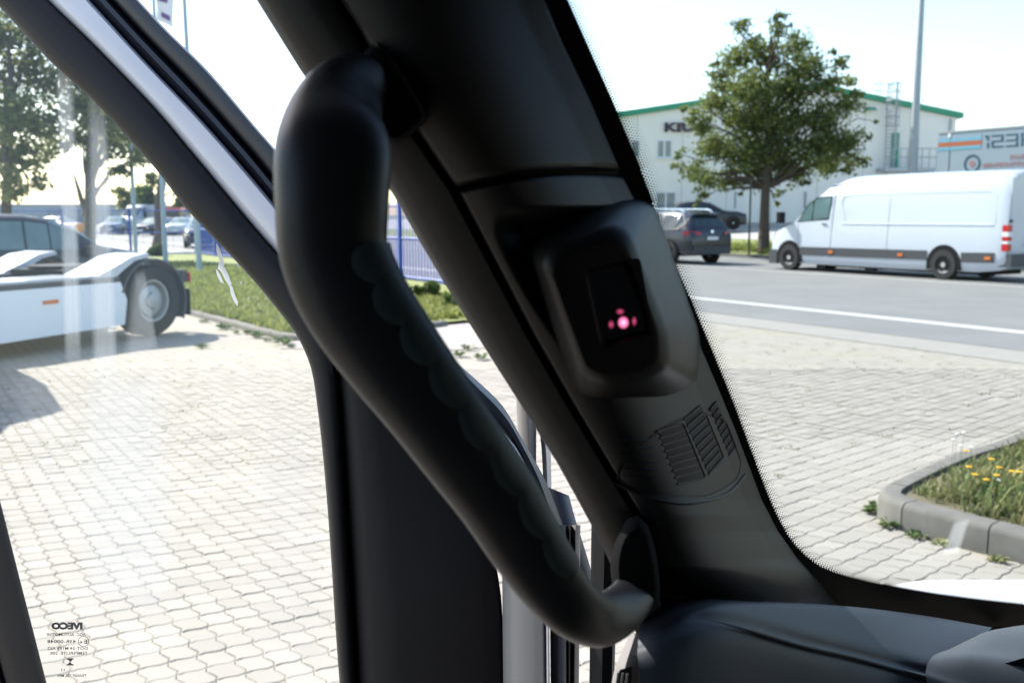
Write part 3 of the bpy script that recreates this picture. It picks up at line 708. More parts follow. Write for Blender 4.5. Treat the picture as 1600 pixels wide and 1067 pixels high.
# dark SUV parked ahead of the van: local +X along E
rl = G(1057, 413)
SC = 1.09
q_ = Vector((rl.x, rl.y, 0)) + N * (.95 * SC) + E * (1.35 * SC + .45)
suv('suv', 'dark navy SUV with silver roof rails parked at the kerb ahead of the van', (q_.x, q_.y, 0), HE, M['navy'], M['darkglass'], SC)
hatch('parked_car', 'black car parked by the white building behind the SUV', (11.45, 58, .865), rad(0), M['blackpaint'], M['darkglass'], 1.1)

# white high-roof panel van, built to measure (s back from front axle, z up)
VA = G(1232, 422)
vc = VA + N * 1.02
van = thing('panel_van', 'long white high roof panel van parked at the far kerb', 'van', (vc.x, vc.y, 0), HE)
LV = [(.22, .93), (.36, 1.0), (.60, 1.02), (.85, 1.02), (1.15, 1.015), (1.45, .995), (1.9, .965), (2.22, .93), (2.45, .885), (2.62, .83), (2.74, .72), (2.80, .52), (2.83, .25), (2.84, 0)]
def van_w(z):
    for (z0, w0), (z1, w1) in zip(LV, LV[1:]):
        if z <= z1: return lerp(w0, w1, max(0, (z - z0) / (z1 - z0)))
    return 0
vst = [(.93, .72, .70, .30), (.90, .98, .80, .18), (.80, 1.12, .88, .14), (.55, 1.24, .94, .2), (.2, 1.37, .985, .2), (-.13, 1.49, 1, .22), (-.24, 1.60, 1, .22), (-.6, 1.92, 1, .22), (-1.0, 2.27, 1, .22), (-1.31, 2.54, 1, .22), (-1.55, 2.70, 1, .22), (-1.85, 2.80, 1, .22), (-2.2, 2.835, 1, .22), (-4.0, 2.85, 1, .22), (-6.2, 2.84, 1, .24), (-6.75, 2.83, 1, .3), (-6.93, 2.80, .985, .34), (-6.98, 2.76, .97, .36)]
rows = []
for x, zt, ws, zb in vst:
    half = []
    for i, (z, w) in enumerate(LV):
        f_ = (z - .22) / (2.84 - .22)
        if zt > 2.6: zz = zb + (z - .22) * (zt - zb) / 2.62
        else:
            zz = min(max(z, zb), zt - .12 * (1 - i / 13)) if z < zt else lerp(zt - .10, zt, (i / 13))
        ww_ = van_w(min(zz, 2.45)) * ws if zt < 2.6 and i >= 9 else w * ws
        if zt < 2.6 and zz > zt - .11: ww_ = van_w(zz) * ws * (1 - .985 * ((i - 7) / 6 if i > 7 else 0) ** 1.6)
        if i == 13: ww_ = 0
        half.append((ww_, zz))
    rows.append([(x, y, z) for y, z in half] + [(x, -y, z) for y, z in half[-2::-1]])
b = MB(); n_ = len(rows[0]); b.grid(rows)
m0 = len(b.v); b.f += [tuple(range(n_)), tuple(m0 - n_ + k_ for k_ in range(n_))[::-1]] + [((i + 1) * n_, i * n_, i * n_ + n_ - 1, (i + 1) * n_ + n_ - 1) for i in range(len(rows) - 1)]
b.build('body', M['white'], van, ang=38)
def on_side(s, z, off=.012, sd=1): return Vector((-s, sd * (van_w(z) + off), z))
def side_panel(mb, pts, off, th=.006, sd=1):
    """thin panel following the van's side through (s,z) outline"""
    A = [on_side(s, z, off, sd) for s, z in pts]; B = [on_side(s, z, off - th - .01, sd) for s, z in pts]; n = len(A)
    mb.add(A + B, [tuple(range(n)), tuple(n + k_ for k_ in range(n))[::-1]] + [(k_, (k_ + 1) % n, n + (k_ + 1) % n, n + k_) for k_ in range(n)])
for sd in (1, -1):
    b = MB(); side_panel(b, [(.80, 1.52), (.84, 1.90), (.80, 2.06), (.66, 2.0), (.32, 1.50)], .012, sd=sd); b.build('quarter_window', M['cargreen'], van)
    b = MB(); side_panel(b, [(1.42, 1.60), (1.47, 2.0), (1.46, 2.20), (.98, 2.18), (.87, 2.10), (.86, 1.53)], .012, sd=sd); b.build('side_window', M['cargreen'], van)
    b = MB(); side_panel(b, [(1.44, 1.55), (1.50, 2.02), (1.49, 2.235), (.95, 2.215), (.78, 2.10), (.62, 2.02), (.26, 1.47)], .006, sd=sd); b.build('window_seal', M['black'], van)
    for (a0, a1) in ((.43, 4.79), (5.79, 6.70)):
        b = MB(); side_panel(b, [(a0, .48), (lerp(a0, a1, .5), .485), (a1, .50), (a1, .75), (lerp(a0, a1, .5), .74), (a0, .73)], .020, sd=sd); b.build('side_moulding', M['plastic'], van)
    for s_ in (1.52, 3.9, 6.45):
        b = MB(); side_panel(b, [(s_, .57), (s_ + .16, .57), (s_ + .16, .65), (s_, .65)], .034, sd=sd); b.build('side_marker', M['amber'], van)
    for (s0, z0, s1, z1) in ((1.55, .24, 1.60, 2.26), (3.52, .24, 3.52, 2.60), (.35, .75, .30, 1.44)):
        b = MB()
        for k_ in range(10):
            za, zb_ = lerp(z0, z1, k_ / 10), lerp(z0, z1, (k_ + 1) / 10); sa, sb = lerp(s0, s1, k_ / 10), lerp(s0, s1, (k_ + 1) / 10)
            side_panel(b, [(sa - .006, za), (sa + .006, za), (sb + .006, zb_), (sb - .006, zb_)], .003, sd=sd)
        b.build('panel_gap', M['plastic'], van)
    # pressed panel edges
    b = MB(); b.tube([on_side(1.95, 1.44, .0, sd), on_side(6.62, 1.44, .0, sd)], .022, 6); b.build('swage_line', M['white'], van)
    b = MB(); pts = [(2.05, 1.52), (1.86, 2.10), (1.95, 2.22), (2.4, 2.27), (6.4, 2.27), (6.62, 2.2), (6.66, 1.5)]
    b.tube([on_side(s, z, -.006, sd) for s, z in pts], .018, 6); b.build('panel_rim', M['white'], van)
    b = MB(); b.tube([on_side(1.5, 2.56, -.012, sd), on_side(3, 2.62, -.012, sd), on_side(6.8, 2.62, -.012, sd)], .022, 6); b.build('roof_gutter', M['white'], van)
    b = MB(); side_panel(b, [(1.22, 1.40), (1.40, 1.40), (1.40, 1.44), (1.22, 1.44)], .035, sd=sd); b.build('door_handle', M['plastic'], van)
    for z0, z1, mm in ((.80, .97, 'red'), (.98, 1.04, 'clear'), (1.05, 1.15, 'red'), (1.16, 1.27, 'clear'), (1.28, 1.44, 'red')):
        b = MB(); y = sd * .985
        b.box((-7.02, min(y, y - sd * .14), z0), (-6.86, max(y + sd * .028, y - sd * .14) if sd > 0 else max(y - .0, y + .14), z1)) if sd > 0 else b.box((-7.02, y - .028, z0), (-6.86, y + .14, z1))
        b.build('tail_light', M[mm], van)
    b = MB(); b.box((.20, 1.03 if sd > 0 else -1.27, 1.44), (.34, 1.27 if sd > 0 else -1.03, 1.78)); b.build('wing_mirror', M['black'], van)
    for x in (0, -5.29):
        a = MB(); pts = [(x + .50 * cos(pi * k_ / 14), sd * 1.028, .40 + .52 * sin(pi * k_ / 14)) for k_ in range(15)]
        pts = [(x + .50, sd * 1.028, .26)] + pts + [(x - .50, sd * 1.028, .26)]
        a.prism(pts, (0, -sd * .05, 0)); a.build('wheel_arch', M['black'], van)
        wheel(van, (x, sd * 1.045, .39), .39, .25, sd, M['rimgrey'], 6, .56)
    b = MB(); b.prism([(.90, sd * .62, .90), (.72, sd * .90, .95), (.60, sd * .94, 1.18), (.86, sd * .72, 1.10)], (.03, sd * .015, .01)); b.build('headlight', M['clear'], van)
    b = MB(); b.box((-6.99, .04 * sd if sd > 0 else -.9, .75), (-6.985, .9 if sd > 0 else -.04, 2.6)); b.build('rear_door', M['white'], van)
    b = MB(); b.box((-7.04, sd * .9 - .03, 1.5), (-6.98, sd * .9 + .03, 1.58)); b.build('door_hinge', M['plastic'], van)
b = MB(); b.box((.80, -.86, .18), (.97, .86, .62)); b.box((.55, -.97, .18), (.84, .97, .62)); b.build('front_bumper', M['plastic'], van)
b = MB(); b.box((-7.12, -.98, .40), (-6.72, .98, .72)); b.build('rear_bumper', M['plastic'], van)
b = MB(); b.box((-7.03, -.26, .90), (-6.99, .26, 1.01)); b.build('number_plate', M['plate'], van)
b = MB(); b.box((-7.02, -.25, 2.66), (-6.96, .25, 2.72)); b.build('brake_light', M['red'], van)
ws = MB(); ws.add([Vector(rows[i][k_]) + Vector((.012, 0, .008)) for i in range(6, 11) for k_ in range(9, n_ - 9)], [(i * (n_ - 18) + k_, i * (n_ - 18) + k_ + 1, (i + 1) * (n_ - 18) + k_ + 1, (i + 1) * (n_ - 18) + k_) for i in range(4) for k_ in range(n_ - 19)])
ws.build('windscreen', M['darkglass'], van)
b = MB(); b.box((-6.4, -.7, .16), (-1.0, .7, .34)); b.build('underbody', M['black'], van)
for x in (-1.15, -2.9): 
    b = MB(); b.box((x - .15, .75, .12), (x + .15, .92, .24)); b.build('jacking_bracket', M['black'], van)

# semi-trailer behind the van
def trail_pt(x, y, off): 
    r = ray(x, y); o = Vector((0, 0, CH)); t = (off - o.dot(N)) / r.dot(N); return o + r * t
TO = 36.5
p0 = trail_pt(1467, 207, TO); s0 = p0.dot(E); ztop = p0.z
tl = thing('box_trailer', 'grey blue box trailer with orange and light blue stripes behind the van', 'trailer', (*rd(TO + 1.25, s0 - 6.8), vz(TO)), HE)
tz = vz(TO)
LT = 13.6
b = MB(); b.box((-LT / 2, -1.25, 1.05), (LT / 2, 1.25, ztop - tz)); b.build('cargo_box', M['trailer'], tl)
b = MB(); b.box((-LT / 2, 1.255, ztop - tz - .06), (LT / 2, 1.275, ztop - tz + .012)); b.build('top_rail', M['steel'], tl)
def tl_s(x, y): q = trail_pt(x, y, TO); return (q.dot(E) - (s0 - 6.8), q.z - tz)
def tl_quad(name, pts, m, off=1.256):
    b = MB(); b.prism([(s_, off, z) for s_, z in pts], (0, .006, 0)); b.build(name, m, tl)
def stripe(y0, y1):
    a = tl_s(1467, y0); c = tl_s(1467, y1); e = tl_s(1535, 200)
    return [(LT / 2, a[1]), (e[0], a[1]), (e[0], c[1]), (LT / 2, c[1])]
tl_quad('stripe', stripe(214, 219), mat('stripe_grey_blue', (.22, .31, .40), .5, var=.05))
tl_quad('stripe', stripe(219, 223.5), M['stripeblue']); tl_quad('stripe', stripe(223.5, 231), M['stripeorange']); tl_quad('stripe', stripe(231, 236), M['stripeblue'])
b = MB(); a = tl_s(1539, 231.5); c = tl_s(1539, 212); e = tl_s(1592, 207)

def seg_box(x0, y0, x1, y1):
    (sa_, za), (sb_, zb_) = tl_s(x0, y1), tl_s(x1, y0); b.box((min(sa_, sb_), 1.2565, min(za, zb_)), (max(sa_, sb_), 1.262, max(za, zb_)))
def digit(x, w, segs, T=3.4, yt=211.2, slope=-.075):
    yt = yt + (x - 1540) * slope; h = 20.5 + (x - 1540) * .02; m_ = yt + h / 2
    for q in segs:
        if q == 'a': seg_box(x, yt, x + w, yt + T)
        if q == 'g': seg_box(x, m_ - T / 2, x + w, m_ + T / 2)
        if q == 'd': seg_box(x, yt + h - T, x + w, yt + h)
        if q == 'b': seg_box(x + w - T * 1.05, yt + T, x + w, m_ - T / 2)
        if q == 'c': seg_box(x + w - T * 1.05, m_ + T / 2, x + w, yt + h - T)
        if q == 'f': seg_box(x, yt + T, x + T * 1.05, m_ - T / 2)
        if q == 'e': seg_box(x, m_ + T / 2, x + T * 1.05, yt + h - T)
        if q == 'C': seg_box(x + w - T * 1.05, m_ + T / 2, x + w, yt + h)
        if q == 'E': seg_box(x, m_ + T / 2, x + T * 1.05, yt + h)
digit(1539, 6.5, ['C', 'b']); seg_box(1539, 212, 1545.5, 215.2)
digit(1549, 19, 'abged'); digit(1571.5, 19.5, 'abgcd'); digit(1595.5, 18, ['a', 'f', 'g', 'E'])
b.build('lettering', M['navyprint'], tl)
b = MB(); a = tl_s(1536, 262); c = tl_s(1536, 255.5); e = tl_s(1600, 257)
text_on(b, 'BERUFSKRAFTFAHRER', (a[0], 1.262, a[1]), (-1, 0, 0), (0, 0, 1), (0, 1, 0), (c[1] - a[1]) / .70, None, .006)
a = tl_s(1578, 250)
text_on(b, 'FAHRSCHULE', (a[0], 1.262, a[1] + .0), (-1, 0, 0), (0, 0, 1), (0, 1, 0), .20 / .7, None, .004)
b.build('lettering', M['redprint'], tl)
a = tl_s(1519, 256); b = MB()
n = 32; R1, R2 = .36, .27
b.add([(a[0] + r * cos(2 * pi * k_ / n), 1.262, a[1] + r * sin(2 * pi * k_ / n)) for r in (R1, R2) for k_ in range(n)], [(k_, (k_ + 1) % n, n + (k_ + 1) % n, n + k_) for k_ in range(n)])
b.build('round_emblem', M['navyprint'], tl)
b = MB(); b.disc((a[0], 1.25, a[1]), .13, (0, 1, 0), 16, .012); b.build('emblem_centre', M['redprint'], tl)
b = MB(); a = tl_s(1484, 213); b.box((a[0] - .06, 1.256, a[1] - .06), (a[0] + .06, 1.28, a[1] + .1)); b.build('marker_lamp', M['clear'], tl)
b = MB(); b.box((LT / 2 - .55, 1.256, 1.05), (LT / 2 - .53, 1.262, ztop - tz - .07)); b.build('panel_seam', M['plastic'], tl)
for x in (-4.6, -3.3, -2.0):
    for sd in (1, -1): wheel(tl, (x, sd * 1.22, .5), .5, .38, sd, M['rimgrey'], 8, .56)
b = MB(); b.box((-LT / 2, -.5, .78), (LT / 2, .5, 1.05)); b.build('chassis_beam', M['black'], tl)
for sd in (1, -1):
    b = MB(); b.box((LT / 2 - 3.0, sd * .8 - .07, .0), (LT / 2 - 2.85, sd * .8 + .07, .8)); b.build('landing_leg', M['black'], tl)

# tractor unit parked at the left: local +X forward (away from the wheel towards the cab, off frame left)
TW = G(245, 525); Tt = Vector((-.418, -.908, 0))
hz = math.atan2(Tt.y, Tt.x); Tn = Vector((.908, -.418, 0))            # Tn: towards the camera side
# local +Y = rot90(+X) = (.908,-.418): near side
tcen = TW - Tn * 1.25
trk = thing('tractor_unit', 'white truck tractor with side skirts and bare rear wheel at left', 'truck', (tcen.x, tcen.y, 0), hz)
wr = .50
for sd in (1, -1):
    ty = wheel(trk, (0, sd * 1.25, wr), wr, .34 if sd < 0 else .34, sd, M['rimgrey'], 0, .60)
    if sd > 0:
        h = MB(); h.lathe((0, 1.25 - .13, wr), [(.235, .0), (.215, .05), (.12, .07), (.11, .11), (.05, .125), (.001, .125)], (0, 1, 0), 20)
        h.build('wheel_hub', M['steel'], ty)
        h = MB()
        for k_ in range(8):
            a = 2 * pi * k_ / 8 + .2; h.disc((.175 * cos(a), 1.25 - .125, wr + .175 * sin(a)), .036, (0, 1, 0), 10, .045)
        h.build('hand_hole', M['black'], ty)
    # mudguard: arch band with flap
    g = MB(); arc = [(rad(a)) for a in range(-28, 176, 12)]
    rowsg = []
    for a in arc:
        r0 = wr + .10; x, z = -r0 * cos(a), wr + r0 * sin(a)
        rowsg.append([(x, sd * .86, z), (x, sd * 1.22, z), (x * 1.02, sd * 1.255, wr + (z - wr) * 1.02 - .02), (x * .96, sd * 1.258, wr + (z - wr) * .95)])
    g.grid(rowsg); g.build('mudguard', M['plastic'], trk)
    g = MB(); g.box((-.70, min(sd * .90, sd * 1.24), .24), (-.66, max(sd * .90, sd * 1.24), .62)); g.build('mud_flap', M['black'], trk)
    g = MB(); g.prism([(.03, sd * 1.215, 1.118), (.30, sd * 1.215, 1.07), (.50, sd * 1.215, .96), (.64, sd * 1.215, .865), (.95, sd * 1.215, .85), (.95, sd * 1.215, .90), (.62, sd * 1.215, 1.02), (.35, sd * 1.215, 1.13), (.05, sd * 1.215, 1.17)], (0, -sd * .62, 0)); g.build('wing_cover', M['white'], trk)
    # skirt
    g = MB(); zz = [(.56, .22), (.50, .55), (.60, .80), (3.9, .80), (3.9, .16)]
    g.prism([(x, sd * 1.20, z) for x, z in zz], (0, sd * .045, 0)); g.build('side_skirt', M['skirt'], trk)
    g = MB(); g.box((.6, min(sd * .9, sd * 1.235), .80), (3.9, max(sd * .9, sd * 1.235), .87)); g.build('skirt_cap', M['plastic'], trk)
    g = MB(); g.box((1.0, min(sd * .45, sd * 1.18), .87), (3.9, max(sd * .45, sd * 1.18), .90)); g.build('catwalk', M['white'], trk)
    if sd > 0:
        g = MB(); g.box((1.62, 1.246, .60), (1.84, 1.262, .645)); g.build('side_marker', M['amber'], trk)
    g = MB(); g.box((-.72, sd * 1.06 - .12, .72), (-.62, sd * 1.06 + .12, .90)); lb = g.build('lamp_bracket', M['plastic'], trk)
    g = MB(); g.box((-.745, sd * 1.06 - .16, .72), (-.72, sd * 1.06 + .16, .86)); g.build('tail_light', M['red'], trk)
g = MB()
for sd in (1, -1): g.box((-.75, sd * .43 - .04, .62), (5.2, sd * .43 + .04, .88))
g.build('chassis_beam', M['black'], trk)
g = MB(); g.box((.75, -.84, .70), (4.1, .84, .78)); g.build('sun_block_deck', M['black'], trk)  # plate added to keep sun off the ground beneath the truck
g = MB(); g.tube([(0, -1.0, wr), (0, -.3, wr), (0, 0, wr), (0, .3, wr), (0, 1.0, wr)], [.09, .12, .24, .12, .09], 10); g.build('rear_axle', M['black'], trk)
for sd in (1, -1):
    g = MB(); g.prism([(2.75, sd * 1.19, .9), (4.14, sd * 1.19, .9), (4.14, sd * 1.19, 3.3), (3.6, sd * 1.19, 3.2), (3.0, sd * 1.19, 1.9)], (0, sd * .04, 0)); g.build('side_deflector', M['skirt'], trk)
g = MB(); g.disc((.45, 0, .95), .45, (0, 0, 1), 24, .05); g.box((.0, -.5, .88), (.9, .5, .95)); g.build('fifth_wheel', M['black'], trk)
cabx0, cabx1 = 4.15, 6.3
g = MB(); g.prism([(cabx0, -1.24, .95), (cabx1, -1.24, .5), (cabx1 + .1, -1.24, 1.9), (cabx1 - .15, -1.24, 3.0), (cabx1 - .8, -1.24, 3.45), (cabx0 + .25, -1.24, 3.5), (cabx0, -1.24, 3.25)], (0, 2.48, 0)); g.build('cab', M['white'], trk, ang=30)
for sd in (1, -1):
    wheel(trk, (5.5, sd * 1.25, wr), wr, .3, sd, M['rimgrey'], 8, .6)
    g = MB(); g.prism([(5.2, sd * 1.243, 1.75), (6.2, sd * 1.243, 1.75), (6.1, sd * 1.243, 2.5), (5.2, sd * 1.243, 2.6)], (0, sd * .01, 0)); g.build('side_window', M['darkglass'], trk)
g = MB(); g.prism([(cabx1 + .09, -1.1, 1.9), (cabx1 + .09, 1.1, 1.9), (cabx1 - .14, 1.1, 2.95), (cabx1 - .14, -1.1, 2.95)], (.012, 0, .003)); g.build('windscreen', M['darkglass'], trk)

# black car behind the tractor, nose to the right
bp = G(165, 470)
dc = thing('dark_car', 'black compact people carrier parked behind the white truck', 'car', (-8.95, 17.95, 0), rad(38))
st = [(2.12, .40, .62, .72, .58, .5), (2.05, .26, .80, .88, .80, .66), (1.75, .22, .95, 1.02, .90, .74), (1.20, .22, 1.04, 1.12, .92, .76), (1.08, .22, 1.05, 1.16, .92, .74), (.72, .22, 1.06, 1.44, .92, .68), (.25, .22, 1.06, 1.64, .92, .66), (-.15, .22, 1.07, 1.70, .92, .67), (-1.0, .22, 1.08, 1.71, .92, .67), (-1.8, .24, 1.09, 1.66, .90, .66), (-2.1, .3, 1.05, 1.5, .87, .70), (-2.2, .45, .8, 1.0, .82, .70)]
loft_vehicle(dc, st, M['blackpaint'], M['cargreen'], (5, 6, 7, 8), (4, 5), (9,), (1.32, -1.35), .33, .2, M['rim'])
for sd in (1, -1):
    b = MB(); b.tube([(1.3, sd * .925, .78), (-1.7, sd * .925, .80)], .016, 6); b.build('side_trim', M['chrome'], dc)
    b = MB(); b.box((.78, sd * .93 if sd > 0 else -1.13, .98), (.98, 1.13 if sd > 0 else -.93, 1.14)); b.build('wing_mirror', M['blackpaint'], dc)
    b = MB(); b.box((-.35, sd * .925 - .02, .93), (-.15, sd * .925 + .02, .965)); b.build('door_handle', M['chrome'], dc)
    b = MB(); b.prism([(2.05, sd * .50, .68), (1.85, sd * .84, .72), (1.80, sd * .87, .86), (2.04, sd * .55, .80)], (.02, sd * .02, 0)); b.build('headlight', M['clear'], dc)
# vehicles on the far left yard
def at(x, y): q = G(x, y); return (q.x, q.y, 0)
def px_loc(x, Y): return (PY(x, 350, Y).x, Y, 0)
hatch('far_car', 'dark blue car at the left end of the distant row', px_loc(180, 86), rad(-80), M['bluepaint'], M['cargreen'], 1.05)
hatch('far_car', 'black car in the distant row in front of the white van', px_loc(240, 82), rad(-100), M['blackpaint'], M['cargreen'], 1.0)
hatch('far_car', 'silver car beside the red loader in the distant row', px_loc(282, 82), rad(-84), M['silver'], M['cargreen'], 1.0)
hatch('far_car', 'grey car half hidden by a tree trunk in the distant row', px_loc(259, 86), rad(-90), M['silver'], M['darkglass'], 1.0)
hatch('far_car', 'pale pink car beside the orange crate near the shed', px_loc(97, 80), rad(-20), mat('pale_pink_paint', (.62, .50, .50), .35, var=.05, coat=.3), M['cargreen'], 1.05)
hatch('far_car', 'dark blue car behind the blue fence beside the third flagpole', px_loc(318, 52), rad(-75), M['navy'], M['cargreen'], 1.05)
def far_van(label, loc, rz, paint, sc=1.0):
    t = thing('far_van', label, 'van', loc, rz)
    st = [(2.6, .4, .85, .95, .75, .6), (2.5, .25, 1.05, 1.15, .92, .75), (1.9, .22, 1.25, 1.35, .97, .8), (1.65, .22, 1.3, 1.45, .97, .8), (.85, .22, 1.35, 2.25, .98, .75), (.3, .22, 1.35, 2.45, .98, .8), (-.3, .22, 1.35, 2.5, .98, .82), (-2.6, .22, 1.35, 2.48, .98, .82), (-2.75, .3, 1.3, 2.4, .95, .78)]
    st = [tuple(q * sc for q in s) for s in st]
    loft_vehicle(t, st, paint, M['darkglass'], (4,), (3,), None, (1.7 * sc, -1.7 * sc), .36 * sc, .24, M['rimgrey'], 6)
    for sd in (1, -1):
        b = MB(); b.box((2.42 * sc, sd * .72 * sc - .12, .8), (2.56 * sc, sd * .72 * sc + .12, 1.0)); b.build('headlight', M['clear'], t)
        b = MB(); b.box((-2.77 * sc, sd * .85 * sc - .07, .8), (-2.70 * sc, sd * .85 * sc + .07, 1.2)); b.build('tail_light', M['red'], t)
    return t
far_van('white van in the distant row behind the first flagpole', px_loc(218, 90), rad(-100), M['silver'], 1.05)
far_van('bluish van behind the black car at the left edge', (-15.5, 26, 0), rad(5), mat('petrol_paint', (.12, .19, .22), .35, var=.05, coat=.4), .83)
# red loader
t = thing('loader', 'red farm loader standing among the distant cars', 'loader', px_loc(271, 88), rad(-90))
b = MB(); b.box((-1.3, -.6, .7), (1.3, .6, 1.3)); b.build('body', M['redpaint'], t)
b = MB(); b.box((-1.0, -.7, 1.3), (.3, .7, 2.0)); b.build('cab_frame', M['darkglass'], t)
b = MB(); b.box((-1.1, -.8, 2.0), (.4, .8, 2.35)); b.build('cab_roof', M['redpaint'], t)
for x in (-.9, .9):
    for sd in (1, -1): wheel(t, (x, sd * .8, .45), .45, .3, sd, M['rimgrey'], 0)
# orange crate
q = px_loc(130, 78); t = thing('crate', 'orange crate beside the pale pink car', 'crate', q)
b = MB(); b.box((-.4, -.4, .0), (.4, .4, .06)); b.build('pallet', M['bark'], t)
for k_ in range(4):
    b = MB(); b.box((-.4, -.42, .08 + k_ * .24), (.4, .42, .29 + k_ * .24)); b.build('board', M['orange'], t)

# ------------------------------------------------------------------ buildings
BY = 62.0
bz = .86
def bp_(x, y): q = PY(x, y, BY); return (q.x, q.z)
el = bp_(925, 190); er = bp_(1494, 184); pk = bp_(1273, 139)
bld = thing('office_building', 'cream two storey hall with green roof edge behind the tree', 'building', ((el[0] + er[0]) / 2, BY, bz))
def wpt(x, z, y=BY): return (x, y, z)
b = MB(); b.prism([wpt(el[0], bz - .3), wpt(er[0], bz - .3), wpt(er[0], er[1]), wpt(pk[0], pk[1]), wpt(el[0], el[1])], (0, 32, 0)); b.build('wall', M['bwall'], bld, world=True)
def roof_edge(a, c, h=.32):
    b = MB(); b.prism([wpt(a[0], a[1] + .02, BY - .25), wpt(c[0], c[1] + .02, BY - .25), wpt(c[0], c[1] + .02 + h, BY - .25), wpt(a[0], a[1] + .02 + h, BY - .25)], (0, 32.5, 0)); return b.build('roof_edge', M['green'], bld, world=True)
roof_edge((el[0] - .3, el[1] - .05), pk); roof_edge(pk, (er[0] + .35, er[1] - .07))
def window(x0, y0, x1, y1, mull=2):
    a = bp_(x0, y1); c = bp_(x1, y0); f = MB(); t = .07
    f.box((a[0], BY - .06, a[1]), (a[0] + t, BY + .02, c[1])); f.box((c[0] - t, BY - .06, a[1]), (c[0], BY + .02, c[1]))
    f.box((a[0] + t, BY - .06, a[1]), (c[0] - t, BY + .02, a[1] + t)); f.box((a[0] + t, BY - .06, c[1] - t), (c[0] - t, BY + .02, c[1]))
    for k_ in range(1, mull):
        m_ = lerp(a[0], c[0], k_ / mull); f.box((m_ - .06, BY - .05, a[1] + t), (m_ + .06, BY + .02, c[1] - t))
    w = f.build('window', M['winframe'], bld, world=True)
    for k_ in range(mull):
        g = MB(); xa = lerp(a[0], c[0], k_ / mull) + .07; xb = lerp(a[0], c[0], (k_ + 1) / mull) - .07
        g.box((xa, BY - .03, a[1] + t), (xb, BY - .015, c[1] - t)); g.build('pane', M['winpane'], w, world=True)
    s = MB(); s.box((a[0] - .08, BY - .16, a[1] - .07), (c[0] + .08, BY - .002, a[1] - .005)); s.build('sill', M['winframe'], w, world=True)
window(1026, 219, 1050, 247); window(1024, 300, 1056, 334); window(985, 219, 1000, 247, 1); window(960, 300, 990, 334)
window(1145, 298, 1152, 328, 1); window(1253, 298, 1262, 328, 1); window(1280, 219, 1310, 247); window(1100, 219, 1124, 247); window(1190, 298, 1196, 330, 1)
b = MB(); a = bp_(1038, 206); c = bp_(1038, 192.5)
text_on(b, 'KRA', (a[0], BY - .10, a[1]), (1, 0, 0), (0, 0, 1), (0, -1, 0), (c[1] - a[1]) / .70, bp_(1096, 200)[0] - a[0], .03, .05)
b.build('sign_letters', M['letter'], bld, world=True)
b = MB(); b.box((el[0], BY - .05, bz - .1), (er[0] - .02, BY - .004, bz + .35)); b.build('plinth', mat('plinth_grey', (.38, .37, .35), .9, var=.1), bld, world=True)
for k_ in range(1, 8):
    x = lerp(el[0], er[0], k_ / 8); zt = lerp(el[1], pk[1], (x - el[0]) / (pk[0] - el[0])) if x < pk[0] else lerp(pk[1], er[1], (x - pk[0]) / (er[0] - pk[0]))
    b = MB(); b.box((x - .02, BY - .012, bz + .352), (x + .02, BY - .003, zt - .05)); b.build('wall_joint', mat('joint_grey', (.5, .48, .44), .9), bld, world=True)
b = MB(); b.tube([(er[0] - .35, BY - .08, bz), (er[0] - .35, BY - .08, er[1] - .1)], .055, 8); b.build('downpipe', M['steel'], bld, world=True)
# green fire door, landing, railing, caged ladder
a = bp_(1391, 262); c = bp_(1405, 208)
b = MB(); b.box((a[0], BY - .07, a[1]), (c[0], BY - .003, c[1])); d = b.build('door', M['greendoor'], bld, world=True)
b = MB(); b.box((a[0] + .12, BY - .09, lerp(a[1], c[1], .52)), (c[0] - .12, BY - .072, c[1] - .14)); b.build('door_pane', M['winpane'], d, world=True)
st_ = thing('fire_escape', 'steel landing with curved railing and caged ladder by the green door', 'fire escape', (bp_(1410, 300)[0], BY - .8, bz))
x0, zl = bp_(1369, 264); x1 = bp_(1447, 264)[0]
b = MB(); b.box((x0, BY - 1.5, zl - .22), (x1, BY - .01, zl)); b.build('landing', M['steel'], st_, world=True)
for xx in (x0 + .15, x1 - .15):
    b = MB(); b.tube([(xx, BY - 1.4, bz - .02), (xx, BY - 1.4, zl - .2)], .06, 6); b.build('post', M['steel'], st_, world=True)
hr = 1.15
b = MB()
for zz in (hr, hr * .55): b.tube([(x0, BY - 1.45, zl + zz), (x1, BY - 1.45, zl + zz), (x1 + .5, BY - 1.45, zl + zz - .25), (x1 + 1.2, BY - 1.45, zl + zz - 1.3), (x1 + 1.6, BY - 1.45, zl + zz - 2.2)], .03, 6)
b.build('handrail', M['steel'], st_, world=True)
for k_ in range(8):
    xx = lerp(x0, x1, k_ / 7); b = MB(); b.tube([(xx, BY - 1.45, zl), (xx, BY - 1.45, zl + hr)], .028, 6); b.build('baluster', M['steel'], st_, world=True)
for k_ in range(7):
    xx = x1 + .2 + k_ * .23; zz = zl - .35 - k_ * .33; b = MB(); b.box((xx, BY - 1.45, zz), (xx + .28, BY - .5, zz + .04)); b.build('tread', M['steel'], st_, world=True)
lx0, lz1 = bp_(1384, 130); lx1 = bp_(1399, 130)[0]
for xx in (lx0, lx1):
    b = MB(); b.tube([(xx, BY - .45, zl + .0), (xx, BY - .45, lz1)], .045, 6); b.build('ladder_rail', M['steel'], st_, world=True)
nr_ = 22
for k_ in range(nr_):
    zz = lerp(zl + .3, lz1 - .2, k_ / (nr_ - 1)); b = MB(); b.tube([(lx0, BY - .45, zz), (lx1, BY - .45, zz)], .025, 5); b.build('rung', M['steel'], st_, world=True)
